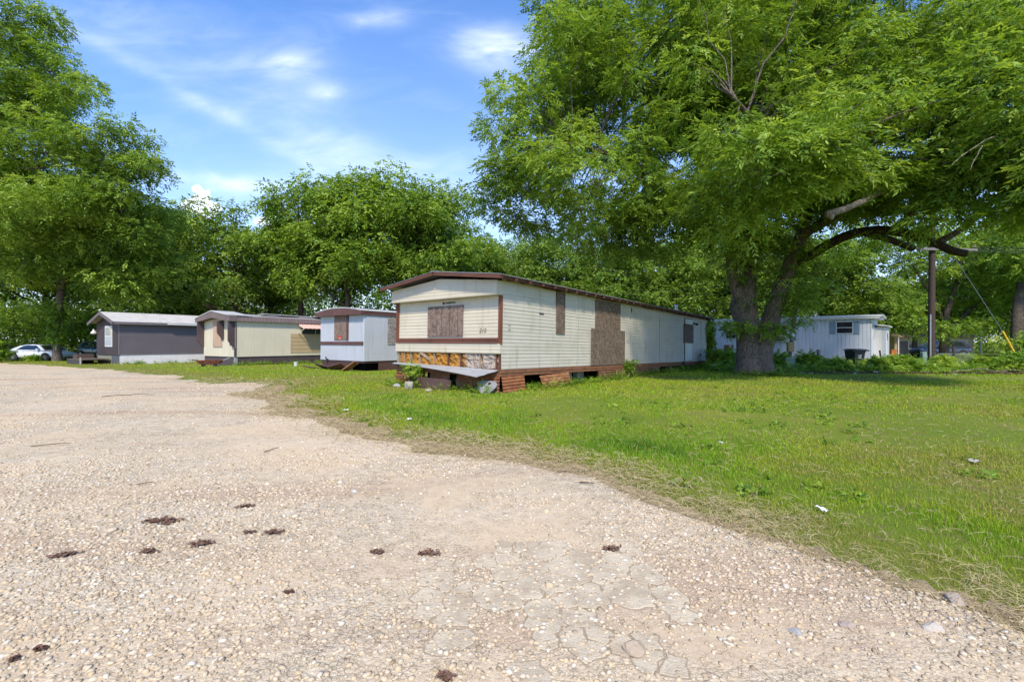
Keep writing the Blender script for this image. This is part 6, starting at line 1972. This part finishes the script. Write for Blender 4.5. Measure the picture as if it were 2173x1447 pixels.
# dry cut straw along the edge
sx_, sy_, sd_ = [], [], []
for y0, y1, dens in ((1.6, 4, 2400), (4, 7, 900), (7, 12, 200), (12, 18, 40)):
    x, y = view_points(rng, y0, y1, dens * 3)
    k = (x > -12); x, y = x[k], y[k]; d = edge_dist(x, y)
    wdt = .55 + .09 * y
    pr = np.where(d < 0, np.clip(1 + d / (.15 + .05 * y), 0, 1) * .30, np.clip(1.15 - d / wdt, 0, 1)) * np.clip((vn(x, y, 16, .9, 4) - .25) * 3, .08, 1)
    pr = np.maximum(pr, .018 * (d > 0))
    k = rng.random(len(x)) < pr * .95
    sx_.append(x[k]); sy_.append(y[k]); sd_.append(d[k])
x, y = np.concatenate(sx_), np.concatenate(sy_); n = len(x)
L_ = rng.uniform(.035, .13, n) * (1 + .04 * y); a = rng.uniform(0, 6.283, n); bend = rng.normal(0, .6, n)
wd = np.maximum(.0017, .00055 * y) * rng.uniform(.7, 1.4, n)
K = 4; v = np.empty((n, K * 2, 3)); cx_, cy_ = x.copy(), y.copy(); z0 = zg(x, y) + rng.uniform(.010, .050, n); tilt = rng.normal(0, .16, n)
for i in range(K):
    t_ = i / (K - 1); aa = a + bend * t_
    v[:, 2 * i] = np.stack([cx_ - np.sin(aa) * wd / 2, cy_ + np.cos(aa) * wd / 2, z0 + tilt * L_ * t_ + .012 * np.sin(t_ * 3.1)], 1)
    v[:, 2 * i + 1] = np.stack([cx_ + np.sin(aa) * wd / 2, cy_ - np.cos(aa) * wd / 2, z0 + tilt * L_ * t_ + .012 * np.sin(t_ * 3.1) + wd * .4], 1)
    cx_ = cx_ + np.cos(aa) * L_ / (K - 1); cy_ = cy_ + np.sin(aa) * L_ / (K - 1)
v[..., 2] = np.maximum(v[..., 2], zg(v[..., 0], v[..., 1]) + .004)
fc = (np.arange(n)[:, None, None] * 8 + np.array([(0, 1, 3, 2), (2, 3, 5, 4), (4, 5, 7, 6)])[None]).reshape(-1, 4)
STRAW = leafmat('straw', [(0.0, (.26, .19, .10)), (.5, (.46, .37, .20)), (1.0, (.60, .51, .32))], .2, .2)
o = np_mesh('dry_straw', v.reshape(-1, 3), 4, STRAW, np.repeat(np.clip(rng.normal(.5, .25, n), 0, 1), 8), faces=fc)
tag(o, 'dry cut straw strewn along the edge of the lawn', 'straw', kind='stuff')

# weeds in front of the blue home
n = 520
px = rng.uniform(1500, 2330, n); Y = rng.uniform(20.9, 27.5, n)
pts = np.array([tuple(G(a_, b_)) for a_, b_ in zip(px, Y)])
hgt = vn(pts[:, 0], pts[:, 1], 19, .55, 3)
near = np.clip((Y - 20.9) / 2.0, .25, 1)
pts[:, 2] += .04 + .34 * hgt * near * rng.random(n) ** .6
k = ~under_home(pts[:, 0], pts[:, 1]) & ~((px > 1995) & (px < 2110) & (Y > 23)); pts = pts[k]; n = len(pts)
V_, t_ = clump_foliage(rng, pts, rng.uniform(.22, .42, n), 24, flat=.9, length=.20, nl=7, ll=.10, lw=.048, droop=.1, base=np.clip(rng.normal(.55, .2, n), 0, 1))
tag(np_mesh('weeds', V_, 4, WEED, t_), 'tangled green weeds growing in front of the pale blue home', 'weeds', kind='stuff')
# grass skirts at the trees and the homes' feet
n = 420
u_, v_ = Vector((.629, .777, 0)), Vector((-.777, .629, 0))
pp = []
for i in range(n):
    r_ = rng.random()
    if r_ < .42: p = Vector(MAIN.location) + u_ * rng.uniform(.9, 18.5) + v_ * rng.uniform(-.28, .05)
    elif r_ < .52: p = Vector(MAIN.location) + u_ * rng.uniform(-.35, -.05) + v_ * rng.uniform(.2, 4.4)
    elif r_ < .72: p = Vector(CT.location) + Vector((.545, .839, 0)) * rng.uniform(0, 8) + Vector((.839, -.545, 0)) * rng.uniform(.0, .3)
    elif r_ < .88: p = Vector(DT.location) + Vector((.545, .839, 0)) * rng.uniform(0, 9) + Vector((.839, -.545, 0)) * rng.uniform(.0, .3)
    else: p = Vector((10.5 + rng.uniform(-1.5, 1.5), 19.7 - rng.uniform(.7, 1.1), 0))
    pp.append((p.x, p.y, gz(p.x, p.y) + .03))
pts = np.array(pp)
V_, t_ = clump_foliage(rng, pts, rng.uniform(.10, .22, n), 14, flat=.7, length=.14, nl=5, ll=.09, lw=.022, droop=-.3, base=np.clip(rng.normal(.45, .18, n), 0, 1))
tag(np_mesh('weed_fringe', V_, 4, WEED, t_), 'longer weeds left unmown along the feet of the homes and the forked trunk', 'weeds', kind='stuff')


def bush(px, Y, r, h, label, mat=WEED, name='bush', per=30, seed=0, base=.5, ll=.11, lw=.06, cat='bush', loc=None, nclump=26):
    rg = np.random.default_rng(200 + seed); b_ = loc or G(px, Y)
    T = thing(name, label, cat, b_)
    C = np.column_stack([rg.normal(0, r * .45, nclump), rg.normal(0, r * .4, nclump), rg.random(nclump) ** .8 * h])
    C[:, :2] *= (1.15 - .6 * C[:, 2:3] / h)
    V_, t_ = clump_foliage(rg, C, rg.uniform(.16, .30, nclump) * (r / .7) ** .5, per, flat=.85, length=.2, nl=7, ll=ll, lw=lw, droop=.2, base=np.clip(rg.normal(base, .16, nclump), 0, 1))
    np_mesh('foliage', V_, 4, mat, t_, T)
    mb = MB(); rr = random.Random(seed)
    for i in range(9):
        c_ = C[rr.randrange(nclump)]; mb.tube(curve((c_[0] * .1, c_[1] * .1, -.05), c_, 4, .05, .05, rr), [.014, .012, .009, .006, .003], 5, cap=False)
    mb.build('stems', BARK2, T)
    return T


bush(1915, 22.4, 1.0, .62, 'round bright bush between the white lean-to and the utility pole', seed=1, nclump=46, per=34)
bush(1718, 23.2, .7, .75, 'upright bush right of the green cabinet, before the blue home', seed=2, nclump=30)
bush(1780, 22.2, .6, .45, 'low leafy clump left of the wheelie bin', seed=3)
bush(1862, 21.6, .35, .55, 'tall bright weed in front of the right half of the bin', seed=4, base=.65)
bush(1538, 24.6, .9, 1.0, 'leafy bush between the cream home corner and the forked trunk', seed=5, nclump=40)
bush(1650, 23.2, .6, .7, 'small bush just right of the forked trunk', seed=6)
bush(2000, 22.8, .4, .62, 'pale bush at the foot of the utility pole', seed=7, base=.8)
bush(2090, 23.5, .8, .45, 'spreading bush right of the chain-link fence', seed=8, nclump=36)
bush(2150, 22.2, 1.0, .72, 'dense bush at the foot of the yellow guy guard', seed=9, nclump=44, base=.45)
bush(2060, 30, 1.2, .45, 'rounded green mound beyond the chain-link fence', seed=10, nclump=40, base=.7)
bush(2190, 26, 1.1, 1.9, 'bright tall bush at the right edge behind the guy guard', seed=11, nclump=50, base=.75)
bush(-8, 35.5, .9, 1.4, 'weedy bush at the left edge before the dark vehicle', seed=12, nclump=40, base=.35)
bush(72, 37.0, .6, .26, 'spiky low plant before the rear wheel of the silver car', seed=13, base=.45)
bush(890, 12.9, .32, .62, 'leafy sapling growing up before the skirting of the cream home', name='sapling', seed=14, nclump=11, per=18, ll=.075, lw=.042, cat='plant', loc=at_main(-.30, 3.25), base=.62)
bush(0, 0, .28, .30, 'low weed in the shade below the cream home boards', name='weed', seed=15, nclump=10, per=16, cat='plant', loc=at_main(7.6, -.12, .35), ll=.08, lw=.04)
# vine on the far corner of the cream home
rg_ = np.random.default_rng(91)
pts = []
for i in range(150):
    hh = rg_.uniform(-.1, 2.75); s_ = rg_.random()
    p = Vector(MAIN.location) + u_ * (18.5 + rg_.uniform(-.05, .25)) + v_ * (rg_.uniform(-.15, 1.4) if s_ < .8 else rg_.uniform(-.2, .1))
    pts.append((p.x, p.y, gz(p.x, p.y) + hh))
pts = np.array(pts)
V_, t_ = clump_foliage(rg_, pts, rg_.uniform(.14, .26, len(pts)), 26, flat=1.1, length=.14, nl=5, ll=.10, lw=.075, droop=.6, base=np.clip(rg_.normal(.42, .16, len(pts)), 0, 1))
tag(np_mesh('climbing_vine', V_, 4, WEED, t_), 'green vine covering the far end corner of the cream home', 'vine')
# strip of bare dirt and dead bits along the weeds
n = 2600
px = rng.uniform(1560, 2330, n); Y = 20.55 + rng.normal(0, .38, n)
xx, yy_ = (px - CX) / F * Y, Y
L_ = rng.uniform(.03, .14, n); a = rng.uniform(0, 6.28, n); w2 = rng.uniform(.01, .045, n)
ca, sa = np.cos(a) * L_ / 2, np.sin(a) * L_ / 2; zz = zg(xx, yy_) + rng.uniform(.02, .08, n)
wx_, wy_ = -np.sin(a) * w2 / 2, np.cos(a) * w2 / 2; dz = rng.normal(0, .02, n)
v = np.stack([np.stack([xx - ca - wx_, yy_ - sa - wy_, zz - dz], 1), np.stack([xx + ca - wx_, yy_ + sa - wy_, zz + dz], 1), np.stack([xx + ca + wx_, yy_ + sa + wy_, zz + dz + .01], 1), np.stack([xx - ca + wx_, yy_ - sa + wy_, zz - dz + .01], 1)], 1)
M_debris = leafmat('dead_bits', [(0, (.035, .020, .013)), (.6, (.12, .072, .045)), (1, (.30, .22, .15))], .1, .1)
tag(np_mesh('leaf_litter', v.reshape(-1, 3), 4, M_debris, np.repeat(rng.random(n) ** 1.5, 4)), 'brown leaf litter and twigs along the edge of the weeds', 'leaf litter', kind='stuff')

# broad-leaved weeds in the lawn
xx, yy_ = view_points(rng, 3.2, 17, 1.1)
dd = edge_dist(xx, yy_); k = (dd > .5) & ~under_home(xx, yy_) & (vn(xx, yy_, 51, .5, 3) > .45)
pts = np.column_stack([xx[k], yy_[k], zg(xx[k], yy_[k]) + .02]); n = len(pts)
V_, t_ = clump_foliage(rng, pts, rng.uniform(.05, .14, n), 9, flat=.25, length=.05, nl=5, ll=.05, lw=.026, droop=-.05, base=np.clip(rng.normal(.45, .2, n), 0, 1))
tag(np_mesh('lawn_weeds', V_, 4, WEED, t_), 'flat broad-leaved weeds scattered through the lawn', 'weeds', kind='stuff')
